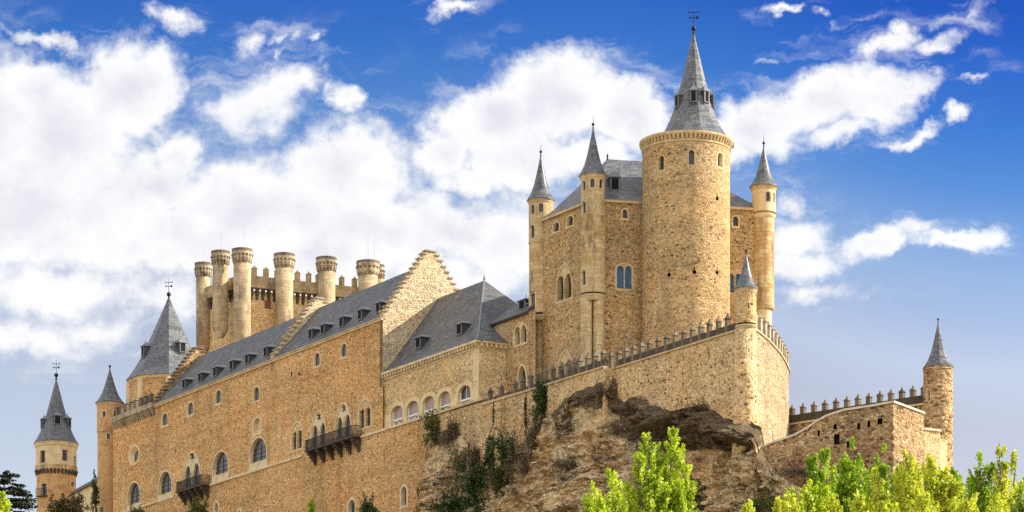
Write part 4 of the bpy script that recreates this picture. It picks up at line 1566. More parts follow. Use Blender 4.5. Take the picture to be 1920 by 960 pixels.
    for j in range(k):
        q = 1.3 + (tot - 1.6) * j / (k - 1)
        for a, b2, L in run:
            if q <= L:
                w = Wall(a[0], a[1], b2[0] - a[0], b2[1] - a[1])
                w.nx, w.ny = w.dy, -w.dx
                m = G()
                merlon(m, w, q, zP + 0.14, 0.55, 0.40, 1.35, 0.28, -0.2)
                m.build('merlon', 'merlon', T)
                break
            q -= L
    return zP, flank


ZP, FLANK = build_bastion()


# ------------------------------------------------------------------ octagonal spire tower, left
def build_oct():
    d, px = 366.0, 316.5
    cx = X_at(px, d)
    r = 74 * d / F
    zB, zE = 50.0, Z_at(716, d)
    T = thing('octagonal_tower', 'eight sided stone tower with steep slate pyramid spire behind the left gable', 'tower', (cx, d, zB))
    g = G()
    g.lathe(cx, d, [(r, zB), (r, zE)], 8, R_(7))
    g.build('wall', 'palace', T)
    q = G()
    for i in range(8):
        a = R_(7) + 2 * math.pi * i / 8
        x, y = cx + (r - 0.05) * math.sin(a), d - (r - 0.05) * math.cos(a)
        q.lathe(x, y, [(0.42, zB + 0.1), (0.42, zE - 0.3)], 8)
    q.build('quoins', 'plaster', T)
    c = G()
    c.lathe(cx, d, [(r - 0.1, zE - 0.35), (r + 0.12, zE - 0.32), (r + 0.3, zE - 0.02), (r + 0.3, zE + 0.02)], 8, R_(7))
    c.build('cornice', 'trim', T)
    s = G()
    rS = r + 0.45
    zA = Z_at(556, d)
    prof = [(max(0.04, rS * (0.86 * (1 - t) + 0.14 * (1 - t) ** 6)), zE + 0.025 + (zA - zE) * t) for t in [(i / 16) ** 1.5 for i in range(17)]]
    s.lathe(cx, d, prof, 8, R_(7))
    s.build('spire', 'slate_pale', T)
    finial(T, cx, d, zA - 0.1, 0.28, 1.9, True, 1.3)
    for az, yb in ((-62, 672), (38, 668)):
        z = Z_at(yb, d)
        t = (z - zE) / (zA - zE)
        rr = rS * (0.86 * (1 - t) + 0.14 * (1 - t) ** 6) * 0.95
        a = R_(az)
        Wd = Wall(cx + rr * math.sin(a), d - rr * math.cos(a), math.cos(a), math.sin(a))
        Wd.nx, Wd.ny = math.sin(a), -math.cos(a)
        dormer(T, Wd, 0, z, w=0.95, h=1.15, depth=rr * 0.8, o=0.15, roof_h=0.55, over=0.16)


build_oct()
# slender turret at the left end of the palace front
turret('end_turret', 'slender tan brick turret with cone roof at the left end of the palace front', 206, 366.8,
       [(759, 810, 24, 'brickturret'), (810, 1100, 23, 'brickturret')], 757, 690, 27.5,
       wins=[(190, 200, 769, 784, 'flat', dict(trim=0.14, depth=0.25, splay=0.0, proud=0.02)), (211, 222, 768, 783, 'flat', dict(trim=0.14, depth=0.25, splay=0.0, proud=0.02)),
             (198, 208, 809.9 + 0.5, 825, 'round', dict(trim=0.12, depth=0.25, splay=0.0, proud=0.02)), (185, 196, 949, 985, 'flat', dict(trim=0.12, depth=0.25, splay=0.0, proud=0.02))],
       rings=[(810, 24.3, 0.25, 'cornice')], rod=0.2, ball=0.16, nsp=24)
# far left round tower
_fl, _flx = turret('drum_tower', 'stout round tower with bell shaped slate spire and weathervane at the far left', 105.5, 388.0,
       [(837, 876, 38.0, 'plaster'), (876, 884, 39.5, 'ashlar_dirty'), (884, 1100, 36.5, 'brickturret')], 833, 708, 42,
       wins=[(74, 86, 843, 869, 'flat', dict(trim=0.12, depth=0.3, splay=0.0, proud=0.03, grid=(1, 2))), (114.5, 129, 841, 866, 'flat', dict(trim=0.16, depth=0.3, splay=0.0, proud=0.03, grid=(1, 2))),
             (137.5, 142.5, 855, 875, 'flat', dict(trim=0.05, depth=0.3, splay=0.0, proud=0.02)), (76, 89, 905, 931, 'flat', dict(trim=0.1, depth=0.3, splay=0.0, proud=0.02)),
             (133, 140, 903, 914, 'flat', dict(trim=0.05, depth=0.25, splay=0.0, proud=0.02))],
       rings=[(884, 39.5, 0.4, 'ashlar_dirty'), (838, 40.0, 0.35, 'plaster')], rod=1.9, ball=0.28, nsp=28, vane=True, vs=1.3, lin=0.78, p=6, cap_h=0.5,
       dorm=[(-68, 804, 0.95, 1.1), (14, 800, 0.95, 1.15), (72, 802, 0.95, 1.1)], cornice='plaster')


def drum_extras():
    d = 388.0
    C = Cyl(_flx, d, 38.2 * d / F)
    g = G()
    n = 34
    dentils(g, _flx, d, 36.5 * d / F, Z_at(893, d), Z_at(884, d), n, 0.3, 0.55)
    g.build('corbel_table', 'black_stone', _fl)
    C2 = Cyl(_flx, d, 36.5 * d / F)
    b = G()
    s0, z = C2.pix(74, 931)
    s1, _ = C2.pix(90, 931)
    b.slab(C2, s0, s1, z - 0.12, z, -0.05, 0.6)
    o = b.build('balcony', 'black_stone', _fl)
    r = G()
    for i in range(9):
        s = s0 + (s1 - s0) * i / 8
        r.slab(C2, s - 0.02, s + 0.02, z, z + 0.95, 0.55, 0.59)
    r.slab(C2, s0, s1, z + 0.95, z + 1.0, 0.53, 0.6)
    r.build('railing', 'iron', o)


drum_extras()


def build_low_wall():
    a = (X_at(130, 384), 384.0)
    b = (X_at(190, 370), 370.0)
    w = Wall(a[0], a[1], b[0] - a[0], b[1] - a[1])
    L = math.hypot(b[0] - a[0], b[1] - a[1])
    T = thing('low_wall', 'pale plaster wall with slanting slate top joining the drum tower to the end turret', 'wall', w.P(L / 2, 40))
    zt = Z_at(925, 381)
    g = G()
    g.slab(w, 0, L, 40, zt, -0.8, 0)
    g.build('wall', 'plaster', T)
    r = G()
    r.hexa([w.P(0, zt, 0.35), w.P(L, zt, 0.35), w.P(L, zt, -1.6), w.P(0, zt, -1.6)], [w.P(0, zt + 1.0, -0.7), w.P(L, zt + 1.0, -0.7), w.P(L, zt + 1.0, -0.8), w.P(0, zt + 1.0, -0.8)])
    r.build('slate_top', 'slate', T)


build_low_wall()


# ------------------------------------------------------------------ crenellated great tower behind the roofs
def build_john():
    T = thing('crenellated_tower', 'tall pale battlemented tower ringed by round bartizans behind the palace roofs', 'tower', (X_at(540, 390), 392, 45))
    # (px, depth, radius px, y top, y bottom)
    tur = [(381, 389.0, 16, 494, 640), (413.5, 382.0, 17.5, 472, 612), (454, 380.0, 19.3, 468, 640), (533, 382.7, 19.8, 477, 640), (612, 385.3, 19.6, 484, 640), (690, 388.0, 22.0, 491, 640), (711, 395.0, 10, 497, 600)]
    for (px, d, rp, yt, yb) in tur:
        cx = X_at(px, d)
        r = rp * d / F
        zt, zb = Z_at(yt, d), Z_at(yb, d)
        zcap = zt - 26 * d / F
        g = G()
        g.lathe(cx, d, [(r * 0.35, zb - 1.5), (r * 0.8, zb - 0.6), (r * 0.84, zb), (r * 0.84, zcap)], 28)
        o = g.build('bartizan', 'ashlar_grey', T, smooth=True)
        c0, c = G(), G()
        c0.lathe(cx, d, [(r * 0.87, zcap), (r * 0.96, zcap + 0.35), (r, zcap + 0.7), (r, zt - 0.35)], 28)
        c.lathe(cx, d, [(r * 0.9, zt - 0.349), (r * 1.01, zt - 0.348), (r * 1.01, zt), (r * 0.88, zt), (r * 0.88, zt - 0.3)], 28)
        for k, (z0, z1) in enumerate(((zcap + 0.02, zcap + 0.62), (zcap + 0.75, zcap + 1.1))):
            dentils(c, cx, d, r * (0.88 if k == 0 else 0.985), z0, z1, 16, 0.12 + 0.04 * (1 - k), 0.5)
        c.build('cap_corbels', 'merlon_dark', o)
        c = c0
        c.build('cap_band', 'merlon', o)
    # walls
    P = [(X_at(381, 389.5), 390.0), (X_at(454, 381.5), 381.6), (X_at(690, 389.5), 389.6), (X_at(620, 400), 402)]
    zT = Z_at(527, 382)
    g = G()
    g.prism(P, 45, zT - 1.2)
    g.build('wall', 'gallery', T)
    w = Wall(P[1][0], P[1][1], P[2][0] - P[1][0], P[2][1] - P[1][1])
    L = math.hypot(P[2][0] - P[1][0], P[2][1] - P[1][1])
    w2 = Wall(P[1][0], P[1][1], P[0][0] - P[1][0], P[0][1] - P[1][1])
    L2 = math.hypot(P[0][0] - P[1][0], P[0][1] - P[1][1])
    zc = zT - 0.9
    for ww, LL in ((w, L), (w2, L2)):
        p = G()
        p.slab(ww, 0.0, LL, zc, zc + 1.55, -0.3, 0.55)
        p.build('parapet', 'ashlar_grey', T)
        c = G()
        n = int(LL / 0.8)
        for i in range(n):
            s = (i + 0.5) * LL / n
            c.hexa([ww.P(s - 0.16, zc - 1.5, -0.05), ww.P(s + 0.16, zc - 1.5, -0.05), ww.P(s + 0.16, zc - 1.5, 0.06), ww.P(s - 0.16, zc - 1.5, 0.06)],
                   [ww.P(s - 0.22, zc - 0.003, -0.05), ww.P(s + 0.22, zc - 0.003, -0.05), ww.P(s + 0.22, zc - 0.003, 0.5), ww.P(s - 0.22, zc - 0.003, 0.5)])
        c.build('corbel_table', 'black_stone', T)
    for px in (476, 498, 519, 557, 578, 596, 640, 664):
        s = w.S(px)
        m = G()
        merlon(m, w, s, zc + 1.553, 0.6, 0.55, 1.05, 0.3, 0.1)
        m.build('merlon', 'ashlar_grey', T)
    hole = G()
    s, z = w.pix(502, 572)
    hole.slab(w, s - 0.45, s + 0.45, z - 0.45, z + 0.6, 0.0, 0.04)
    hole.build('window', 'rust', T)
    # thin masts on the bartizans
    for px, d, y0, y1 in ((381, 389, 494, 470), (414, 382, 472, 435), (457, 380, 468, 432), (612, 385, 484, 462), (690, 388, 491, 440), (702, 388, 491, 445)):
        a = G()
        x = X_at(px, d)
        a.tube([(x, d, Z_at(y0, d) - 0.5), (x, d, Z_at(y1, d))], [0.012, 0.006], 5)
        a.build('lightning_rod', 'iron', T)


build_john()


# ------------------------------------------------------------------ outer wall with merlons, right, and the ruined outwork
OW = None


def build_outer():
    a = (25.4, 269.0)
    b = (X_at(1745, 258), 258.0)
    w = Wall(a[0], a[1], b[0] - a[0], b[1] - a[1])
    L = math.hypot(b[0] - a[0], b[1] - a[1])
    zt = Z_at(792, 268)
    T = thing('outer_wall', 'low outer wall with a row of capped merlons leading to the far right turret', 'castle wall', w.P(L / 2, 34))
    g = G()
    g.slab(w, 0, L, 34, zt, -0.7, 0)
    g.build('wall', 'ruin', T)
    p = G()
    p.slab(w, 0, L, zt + 0.003, zt + 0.75, -0.5, -0.06)
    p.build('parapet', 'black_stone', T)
    c = G()
    c.slab(w, 0, L, zt - 0.16, zt + 0.001, -0.75, 0.1)
    c.build('coping', 'plaster', T)
    n = 13
    for i in range(n):
        s = w.S(1485 + i * 20.6, -0.25)
        m = G()
        merlon(m, w, s, zt + 0.1, 0.44, 0.38, 1.22, 0.30, -0.27)
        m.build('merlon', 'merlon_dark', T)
    w2 = w.shifted(-5.5)
    # the far parapet seen between the near merlons
    q = G()
    q.slab(w2, 0.5, w2.S(1748), 40, zt + 0.3, -0.5, 0)
    q.build('far_parapet', 'ruin', T)
    for i in range(13):
        s = w2.S(1496 + i * 19.4)
        m = G()
        merlon(m, w2, s, zt + 0.303, 0.5, 0.4, 0.95, 0.34, -0.25)
        m.build('merlon', 'black_stone', T)


build_outer()

OA = (20.6, 248.4)
OC = (X_at(1675, 243), 243.0)
OE = (35.6, 248.9)


def build_outwork():
    T = thing('outwork', 'ruined rough stone outwork with sloping pale coping, jutting forward at the right', 'ruined wall', (OC[0], OC[1] + 3, 34))
    w = Wall(OC[0], OC[1], OA[0] - OC[0], OA[1] - OC[1])
    L = math.hypot(OA[0] - OC[0], OA[1] - OC[1])
    prof = [(1675, 755), (1630, 763), (1583, 770), (1550, 781), (1530, 792), (1512, 805), (1490, 817), (1450, 830), (1402, 853)]
    top = [w.pix(px, py) for px, py in prof]
    zB = 31.0
    g = G()
    outer = [(top[-1][0], zB), (top[0][0], zB)] + top
    holes = []
    for (px, py, ww, hh) in ((1566, 800, 0.28, 0.45), (1610, 799, 0.25, 0.55), (1629, 795, 0.25, 0.55), (1650, 790, 0.42, 0.5), (1569, 824, 0.5, 0.9), (1590, 834, 0.22, 0.5), (1535, 812, 0.2, 0.5)):
        s, z = w.pix(px, py)
        hl = arch(s - ww / 2, s + ww / 2, z - hh / 2, z + hh / 2, 'flat')
        holes.append(hl)
        sl = G()
        bridge(sl, w, hl, 0, hl, -0.4)
        fill(sl, w, hl, -0.4)
        sl.build('loophole', 'void', T)
    sheet(g, w, outer, holes)
    w2 = Wall(OC[0], OC[1], OE[0] - OC[0], OE[1] - OC[1])
    w2.nx, w2.ny = w2.dy, -w2.dx
    L2 = math.hypot(OE[0] - OC[0], OE[1] - OC[1])
    z0 = top[0][1]
    z1 = w2.pix(1732, 776)[1]
    g.poly([w2.P(0, zB), w2.P(L2, zB), w2.P(L2, z1), w2.P(0, z0)])
    g.poly([w2.P(L2, zB), w2.P(L2, z1), (OE[0] - 4, OE[1] + 3, z1), (OE[0] - 4, OE[1] + 3, zB)])
    g.build('wall', 'ruin', T)
    c = G()
    for i in range(len(top) - 1):
        (s0, za), (s1, zb) = top[i], top[i + 1]
        c.hexa([w.P(s0, za - 0.02, 0.12), w.P(s1, zb - 0.02, 0.12), w.P(s1, zb - 0.02, -0.75), w.P(s0, za - 0.02, -0.75)],
               [w.P(s0, za + 0.16, 0.12), w.P(s1, zb + 0.16, 0.12), w.P(s1, zb + 0.16, -0.75), w.P(s0, za + 0.16, -0.75)])
    c.hexa([w2.P(-0.1, z0 - 0.015, 0.12), w2.P(L2, z1 - 0.015, 0.12), w2.P(L2, z1 - 0.015, -0.7), w2.P(0.12, z0 - 0.015, -0.7)],
           [w2.P(-0.1, z0 + 0.165, 0.12), w2.P(L2, z1 + 0.165, 0.12), w2.P(L2, z1 + 0.165, -0.7), w2.P(0.12, z0 + 0.165, -0.7)])
    c.build('coping', 'coping', T)
    # lower step beside the turret
    st = G()
    e = (X_at(1733, 250), 250.0)
    f = (X_at(1763, 251), 251.0)
    f2 = (X_at(1776, 252.5), 252.5)
    za = Z_at(806, 250)
    st.prism([e, f, (f[0] - 0.5, f[1] + 4), (e[0] - 0.5, e[1] + 4)], 31, za)
    st.prism([(f[0] + 0.003, f[1] + 0.3), f2, (f2[0] - 0.5, f2[1] + 3), (f[0] + 0.003, f[1] + 3)], 31, Z_at(820, 251))
    st.build('buttress', 'gallery', T)
    k = G()
    k.prism([(e[0] - 0.1, e[1] - 0.15), (f[0] + 0.1, f[1] - 0.15), (f[0] - 0.4, f[1] + 4), (e[0] - 0.5, e[1] + 4)], za + 0.003, za + 0.2)
    k.build('buttress_cap', 'coping', T)
    # fill of the outwork so that it is solid
    s = G()
    s.poly([(OA[0], OA[1] + 0.3, 42.0), (OC[0], OC[1] + 0.3, 45.4), (OE[0], OE[1], 45.4), (OE[0] - 4, OE[1] + 8, 45.4), (25.5, 262, 44.0)])
    s.build('terrace', 'coping', T)


build_outwork()


# ------------------------------------------------------------------ cliff
def interp(tab, x):
    if x <= tab[0][0]:
        return tab[0][1]
    for (a, b), (c, d) in zip(tab, tab[1:]):
        if x <= c:
            return b + (d - b) * (x - a) / (c - a)
    return tab[-1][1]


OWW = Wall(OC[0], OC[1], OA[0] - OC[0], OA[1] - OC[1])
ROCK_TOP = [(795, 905), (799, 850), (806, 812), (820, 800), (850, 800), (868, 812), (876, 850), (890, 866), (930, 876), (955, 868), (972, 848), (990, 820), (1015, 792), (1040, 760), (1060, 742), (1085, 724), (1110, 716), (1150, 712), (1158, 735), (1172, 748), (1195, 736), (1225, 752), (1255, 768), (1285, 764), (1315, 757), (1345, 772), (1380, 786), (1405, 792), (1425, 806), (1436, 858), (1460, 884), (1490, 902), (1530, 918), (1600, 935), (1690, 950), (1780, 965)]
LICHEN_AND_SHADE = [(1310, 788, 125, 48, 1.15), (1215, 800, 75, 36, 1.0), (1392, 818, 60, 34, 1.15), (1120, 740, 85, 32, .95), (1062, 790, 26, 50, .75), (1290, 835, 110, 14, .9), (880, 900, 70, 60, .6), (1110, 730, 70, 30, 1.0), (1060, 760, 40, 35, .7), (1190, 765, 45, 25, 1.0), (1310, 775, 80, 32, 1.0), (1360, 810, 70, 30, 1.0), (1260, 800, 60, 30, .9), (1215, 830, 25, 40, .8), (835, 815, 30, 25, 1.0), (860, 860, 20, 30, .6),  # lichen stains, plus dark cave shade painted under the overhanging brow
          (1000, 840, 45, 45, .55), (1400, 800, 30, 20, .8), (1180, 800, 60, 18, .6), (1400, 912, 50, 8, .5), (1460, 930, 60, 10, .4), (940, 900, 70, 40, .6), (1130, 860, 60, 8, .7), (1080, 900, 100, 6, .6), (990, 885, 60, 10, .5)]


def plan_at(px):
    """point on the masonry line below the castle and its outward normal"""
    if px < 1128:
        S = FW
    elif px < 1160:
        t = (px - 1128) / 32
        a, b = FW.P(FW.S(px), 0), RS.P(RS.S(px), 0)
        return (a[0] + (b[0] - a[0]) * t, a[1] + (b[1] - a[1]) * t), (FW.nx, FW.ny)
    elif px < 1385:
        S = RS
    else:
        t = min(1.0, (px - 1385) / 45)
        a, b = RS.P(RS.S(px), 0), OWW.P(OWW.S(px), 0)
        n = Vector((RS.nx + (OWW.nx - RS.nx) * t, RS.ny + (OWW.ny - RS.ny) * t)).normalized()
        return (a[0] + (b[0] - a[0]) * t, a[1] + (b[1] - a[1]) * t), (n.x, n.y)
    p = S.P(S.S(px), 0)
    return (p[0], p[1]), (S.nx, S.ny)


def smooth01(t):
    t = max(0.0, min(1.0, t))
    return t * t * (3 - 2 * t)


def build_cliff():
    step = 3
    cols = list(range(795, 1786, step))
    rows = 150
    vs, lich_shade = [], []
    for px in cols:
        (x0, y0), (nx, ny) = plan_at(px)
        yt = interp(ROCK_TOP, px) + 8 * vnoise(px * 0.06, 3.1, 0)
        for k in range(rows):
            py = yt - 4 + k * 2.3
            z = Z_at(py, y0)
            dd = py - yt
            w = Vector((x0, y0, z))
            st = noise.fractal(Vector((w.x * 0.10, w.y * 0.10, z * 0.9)), 1.0, 2.0, 5)
            st2 = noise.fractal(Vector((w.x * 0.45, w.y * 0.45, z * 0.8)), 0.9, 2.1, 6)
            lump = noise.noise(Vector((w.x * 0.22 + 9, w.y * 0.22, z * 0.22)))
            rg = noise.ridged_multi_fractal(Vector((w.x * 0.6, w.y * 0.6, z * 1.1)), 1.0, 2.1, 4, 1.0, 2.0)
            grow = smooth01(dd / 28)
            bulge = 0.0
            if 1150 < px < 1470:                     # overhanging brow below the prow
                bulge = 1.9 * smooth01((px - 1160) / 60) * smooth01((1455 - px) / 50) * smooth01(dd / 16) * (1 - smooth01((dd - 34 - 14 * vnoise(px * 0.03, 5, 0)) / 12))
            ledge = 0.0
            for zc, hh, am in ((45.2, 0.35, 0.7), (42.9, 0.45, 0.9), (47.6, 0.3, 0.35), (43.9, 0.22, 0.5)):
                zz = zc + 0.6 * vnoise(w.x * 0.08, w.y * 0.08, zc)
                ledge += am * smooth01((zz - z) / hh + 0.5)
            wob = 0.6 * st2
            blk = noise.cell(Vector((w.x * 0.55 - w.y * 0.35 + wob, 3.0, z * 1.15 + 0.5 * wob + 0.12 * w.x)))
            blk2 = noise.cell(Vector((w.x * 1.4 - w.y * 0.9 + wob * 2, 7.0, z * 2.3 + wob * 1.2)))
            vd = noise.voronoi(Vector((w.x * 0.7, w.y * 0.7, z * 1.0 + wob)))[0]
            crack = smooth01((vd[1] - vd[0]) / 0.16)
            off = -0.25 + grow * (0.30 + 0.45 * st + 0.6 * st2 + 0.9 * max(0, lump) + 0.22 * (rg - 1.0) + 0.50 * blk + 0.18 * blk2 - 0.30 * (1 - crack)) + bulge + ledge * smooth01((dd - 20) / 40) * 0.22 + max(0, dd - 150) * 0.02
            zs = z + 0.035 * (w.x * FD[0] + w.y * FD[1]) + 0.5 * vnoise(w.x * 0.12, w.y * 0.12, z * 0.3) + 0.12 * st2
            fr = (zs / 1.15) % 1.0
            saw = (1 - fr / 0.8) if fr < 0.8 else (fr - 0.8) / 0.2
            fr2 = (zs / 0.37 + 0.3) % 1.0
            band = 0.35 + 0.65 * smooth01((noise.noise(Vector((w.x * 0.1, w.y * 0.1, 8 + round(zs / 1.15)))) + 0.3) / 0.6)
            off += grow * (0.42 * (1 - saw) * band + 0.05 * fr2) * (0.5 + 0.5 * smooth01((dd - 30) / 60))
            off = max(off, -0.25 if dd < 6 else 0.02 + 0.2 * grow)
            vs.append((x0 + nx * off, y0 + ny * off, z))
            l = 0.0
            for (cx, cy, rx, ry, am) in LICHEN_AND_SHADE:
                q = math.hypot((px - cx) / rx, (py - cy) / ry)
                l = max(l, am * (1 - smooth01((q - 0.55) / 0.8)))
            lich_shade.append(l)
    n = rows
    fs = []
    for i in range(len(cols) - 1):
        for k in range(n - 1):
            fs.append((i * n + k, i * n + k + 1, (i + 1) * n + k + 1, (i + 1) * n + k))
    g = G()
    g.add(vs, fs)
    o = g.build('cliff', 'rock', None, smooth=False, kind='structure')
    at = o.data.attributes.new('lichen', 'FLOAT', 'POINT')  # carries the lichen and the painted cave shade together
    at.data.foreach_set('value', lich_shade)


build_cliff()


# ------------------------------------------------------------------ plants
def leaf_quads(g, c, r, n, size, rng, up=0.3, squash=1.0):
    """a clump of small leaf faces scattered through a ball"""
    for _ in range(n):
        while True:
            a = Vector((rng.uniform(-1, 1), rng.uniform(-1, 1), rng.uniform(-1, 1)))
            if a.length < 1:
                break
        p = Vector(c) + Vector((a.x * r, a.y * r, a.z * r * squash))
        nrm = Vector((rng.gauss(0, 1), rng.gauss(0, 1), rng.gauss(up, 1)))
        if nrm.length < 1e-3:
            continue
        nrm.normalize()
        t = nrm.cross(Vector((rng.uniform(-1, 1), rng.uniform(-1, 1), rng.uniform(-1, 1))))
        if t.length < 1e-3:
            continue
        t.normalize()
        b = nrm.cross(t)
        s = size * rng.uniform(0.6, 1.25)
        g.add([p - t * s * 0.5, p + b * s * 0.34, p + t * s * 0.6, p - b * s * 0.34], [(0, 1, 2, 3)])


def poplar(label, d, plumes, mat, z_base=None, seed=1, dens=1.0, leaf=0.135, cat='tree', mats2=None):
    """plumes: (px, y_top, half width px, y_full) upright leafy shoots of one tree"""
    rng = random.Random(seed)
    px0 = sum(p[0] for p in plumes) / len(plumes)
    x0 = X_at(px0, d)
    zb = hill(x0, d) - 0.2
    T = thing('poplar_tree', label, cat, (x0, d, zb), 'young poplars below the castle')
    tr, cr = G(), G()
    ztop = max(Z_at(p[1], d) for p in plumes)
    fork = zb + (ztop - zb) * 0.35
    tr.tube([(x0, d, zb), (x0 + 0.1, d, (zb + fork) / 2), (x0, d, fork)], [0.32, 0.26, 0.22], 8)
    zvis = Z_at(985, d)
    for i, (px, yt, hw, dep) in enumerate(plumes):
        dd = d + dep
        xt, zt = X_at(px, dd), Z_at(yt, dd)
        wmax = hw * dd / F
        pts, rad = [], []
        for k in range(8):
            t = k / 7
            e = t ** 0.6
            pts.append((x0 + (xt - x0) * e + 0.12 * rng.uniform(-1, 1) * t, d + (dd - d) * e, fork - 0.6 + (zt - fork + 0.5) * t))
            rad.append(0.16 * (1 - t) + 0.012)
        tr.tube(pts, rad, 6)
        # leafy sprays rising from the shoot
        hgt = zt - zvis
        wmax *= 1.38
        ns = int(hgt / 0.30 * max(1.0, wmax / 0.28) * 1.5 * dens) + 4
        for _ in range(ns):
            t = rng.random() ** 0.9
            zc = zt - t * hgt
            prof = min(1.0, (0.14 + 1.5 * t * hgt / (3.2 * wmax + 0.4)) ** 0.65)
            a = rng.uniform(0, 2 * math.pi)
            rr = wmax * prof * math.sqrt(rng.uniform(0.05, 1)) * rng.uniform(0.75, 1.2)
            te = max(0.0, min(1.0, (zc - fork) / (zt - fork)))
            e = te ** 0.6
            ax, ay = x0 + (xt - x0) * e, d + (dd - d) * e
            ln = rng.uniform(0.35, 0.8) * min(1.0, 0.5 + t)
            p0 = Vector((ax + rr * 0.55 * math.cos(a), ay + rr * 0.55 * math.sin(a), zc - ln * 0.7))
            p1 = Vector((ax + rr * math.cos(a), ay + rr * math.sin(a), zc + ln * 0.3))
            if rng.random() < 0.3:
                tr.tube([(ax, ay, zc - ln), p0, p1], [0.022, 0.014, 0.006], 4)
            for q in range(7):
                c = p0.lerp(p1, q / 6)
                leaf_quads(cr, c, 0.14 - 0.008 * q, 6, leaf, rng)
        # lower crown, out of the frame: looser
        for _ in range(int(26 * max(1, wmax))):
            t = rng.random()
            zc = fork + (zvis - fork) * t
            a = rng.uniform(0, 6.283)
            rr = (wmax + 0.5) * math.sqrt(rng.random())
            c = (x0 + (xt - x0) * 0.8 + rr * math.cos(a), d + rr * math.sin(a), zc)
            leaf_quads(cr, c, 0.5, 9, 0.34, rng)
        # side twigs
        for _ in range(5):
            t = rng.uniform(0.5, 0.95)
            k = int(t * 7)
            p = Vector(pts[k])
            a = rng.uniform(0, 6.283)
            q = p + Vector((math.cos(a) * wmax * 0.7, math.sin(a) * wmax * 0.7, 0.9))
            tr.tube([p, (p + q) / 2 + Vector((0, 0, 0.1)), q], [0.03, 0.02, 0.008], 5)
    tr.build('trunk', 'bark', T)
    cr.build('crown', mat, T)
    return T


poplar('bright lime green poplar with two blunt tops in front of the cliff', 132, [(1218, 812, 24, 0), (1262, 806, 26, .5), (1200, 850, 22, -.5), (1240, 850, 30, 0.4), (1286, 862, 26, 0), (1228, 895, 40, -.6), (1275, 905, 38, 0.3), (1180, 905, 24, .3)], 'poplar_lime', seed=3)
poplar('thin pale poplar shoot beside the big lime poplar', 128, [(1146, 868, 15, 0), (1130, 915, 16, .2), (1160, 905, 18, .3)], 'poplar_lime', seed=5)
poplar('smallest poplar tip, leftmost of the lime green poplars', 127, [(1113, 904, 11, 0), (1100, 930, 14, .2), (1128, 935, 14, 0)], 'poplar_lime', seed=6)
poplar('small yellow green poplar tip between the lime poplar and the outwork', 124, [(1405, 938, 9, 0), (1398, 948, 8, .3)], 'poplar_yellow', seed=8)
poplar('low yellow green poplar left of the green group at the right', 124, [(1478, 926, 22, 0), (1500, 940, 20, .3), (1460, 936, 14, .3)], 'poplar_yellow', seed=9)
poplar('fresh green poplar in front of the outwork, with two close tops', 130, [(1524, 846, 13, 0), (1549, 842, 17, .3), (1535, 885, 30, 0), (1520, 915, 24, .4)], 'poplar_green', seed=11)
poplar('tall green poplar with a thin leading shoot before the ruined outwork', 131, [(1597, 822, 9, 0), (1585, 852, 20, .3), (1606, 855, 18, .3), (1596, 895, 36, 0.2), (1570, 905, 26, .5)], 'poplar_green', seed=12)
poplar('mid green poplar below the corner of the ruined outwork', 133, [(1655, 836, 11, 0), (1640, 855, 16, .4), (1660, 872, 26, 0), (1690, 875, 22, .5), (1650, 905, 34, .2)], 'poplar_green', seed=13)
poplar('yellowing poplar directly below the outwork corner', 126, [(1703, 842, 14, 0), (1695, 870, 24, .2), (1720, 880, 26, 0.2), (1643, 880, 12, 0), (1650, 905, 22, .4), (1700, 910, 40, 0)], 'poplar_yellow', seed=15)
poplar('yellow topped poplar under the lone far right turret', 127, [(1742, 852, 16, 0), (1765, 872, 22, .3), (1750, 895, 34, 0), (1790, 898, 26, .2), (1775, 915, 36, .4)], 'poplar_yellow', seed=16)
poplar('loose green and gold poplar standing against the sky right of the turret', 125, [(1838, 842, 16, 0), (1862, 872, 18, .2), (1845, 905, 34, .2), (1825, 900, 22, .5)], 'poplar_green', seed=18)
poplar('golden poplar with a bare topped leader, nearest the right edge of the group', 123, [(1877, 826, 10, 0), (1885, 862, 18, .2), (1902, 850, 6, .3), (1880, 900, 26, 0)], 'poplar_yellow', seed=19, dens=0.8)
poplar('green poplar cut by the right edge of the view', 121, [(1918, 900, 14, 0), (1930, 880, 14, .3), (1910, 930, 22, 0.2)], 'poplar_green', seed=20)
poplar('low yellow poplar foliage filling the foot of the right hand group', 119, [(1560, 935, 30, 0), (1610, 930, 34, .3), (1660, 925, 34, .2), (1820, 925, 34, .2), (1870, 935, 30, 0), (1730, 930, 40, .3)], 'poplar_yellow', seed=21)
poplar('broad green poplar filling the gap between the two tallest green poplars', 135, [(1565, 872, 20, 0), (1580, 890, 30, .2), (1540, 905, 26, .3), (1622, 878, 22, .3), (1625, 905, 36, 0)], 'poplar_green', seed=25)
poplar('broad yellow green poplar behind the yellowing one', 134, [(1712, 868, 20, 0), (1735, 885, 30, .2), (1680, 890, 30, .3), (1760, 905, 34, .2), (1800, 912, 26, 0)], 'poplar_lime', seed=26)
poplar('soft green poplar low between the outwork corner and the far right group', 136, [(1790, 880, 20, 0), (1815, 893, 26, .2), (1770, 898, 26, .3), (1840, 905, 30, 0)], 'poplar_green', seed=27)
poplar('yellow green poplar low in front of the sloping outwork wall', 129, [(1515, 900, 24, 0), (1480, 915, 22, .2), (1545, 912, 30, .3)], 'poplar_lime', seed=28)
poplar('lime green poplar twig at the left edge of the view', 118, [(4, 925, 9, 0), (12, 938, 10, 0.2), (2, 945, 16, .1)], 'poplar_lime', seed=22)


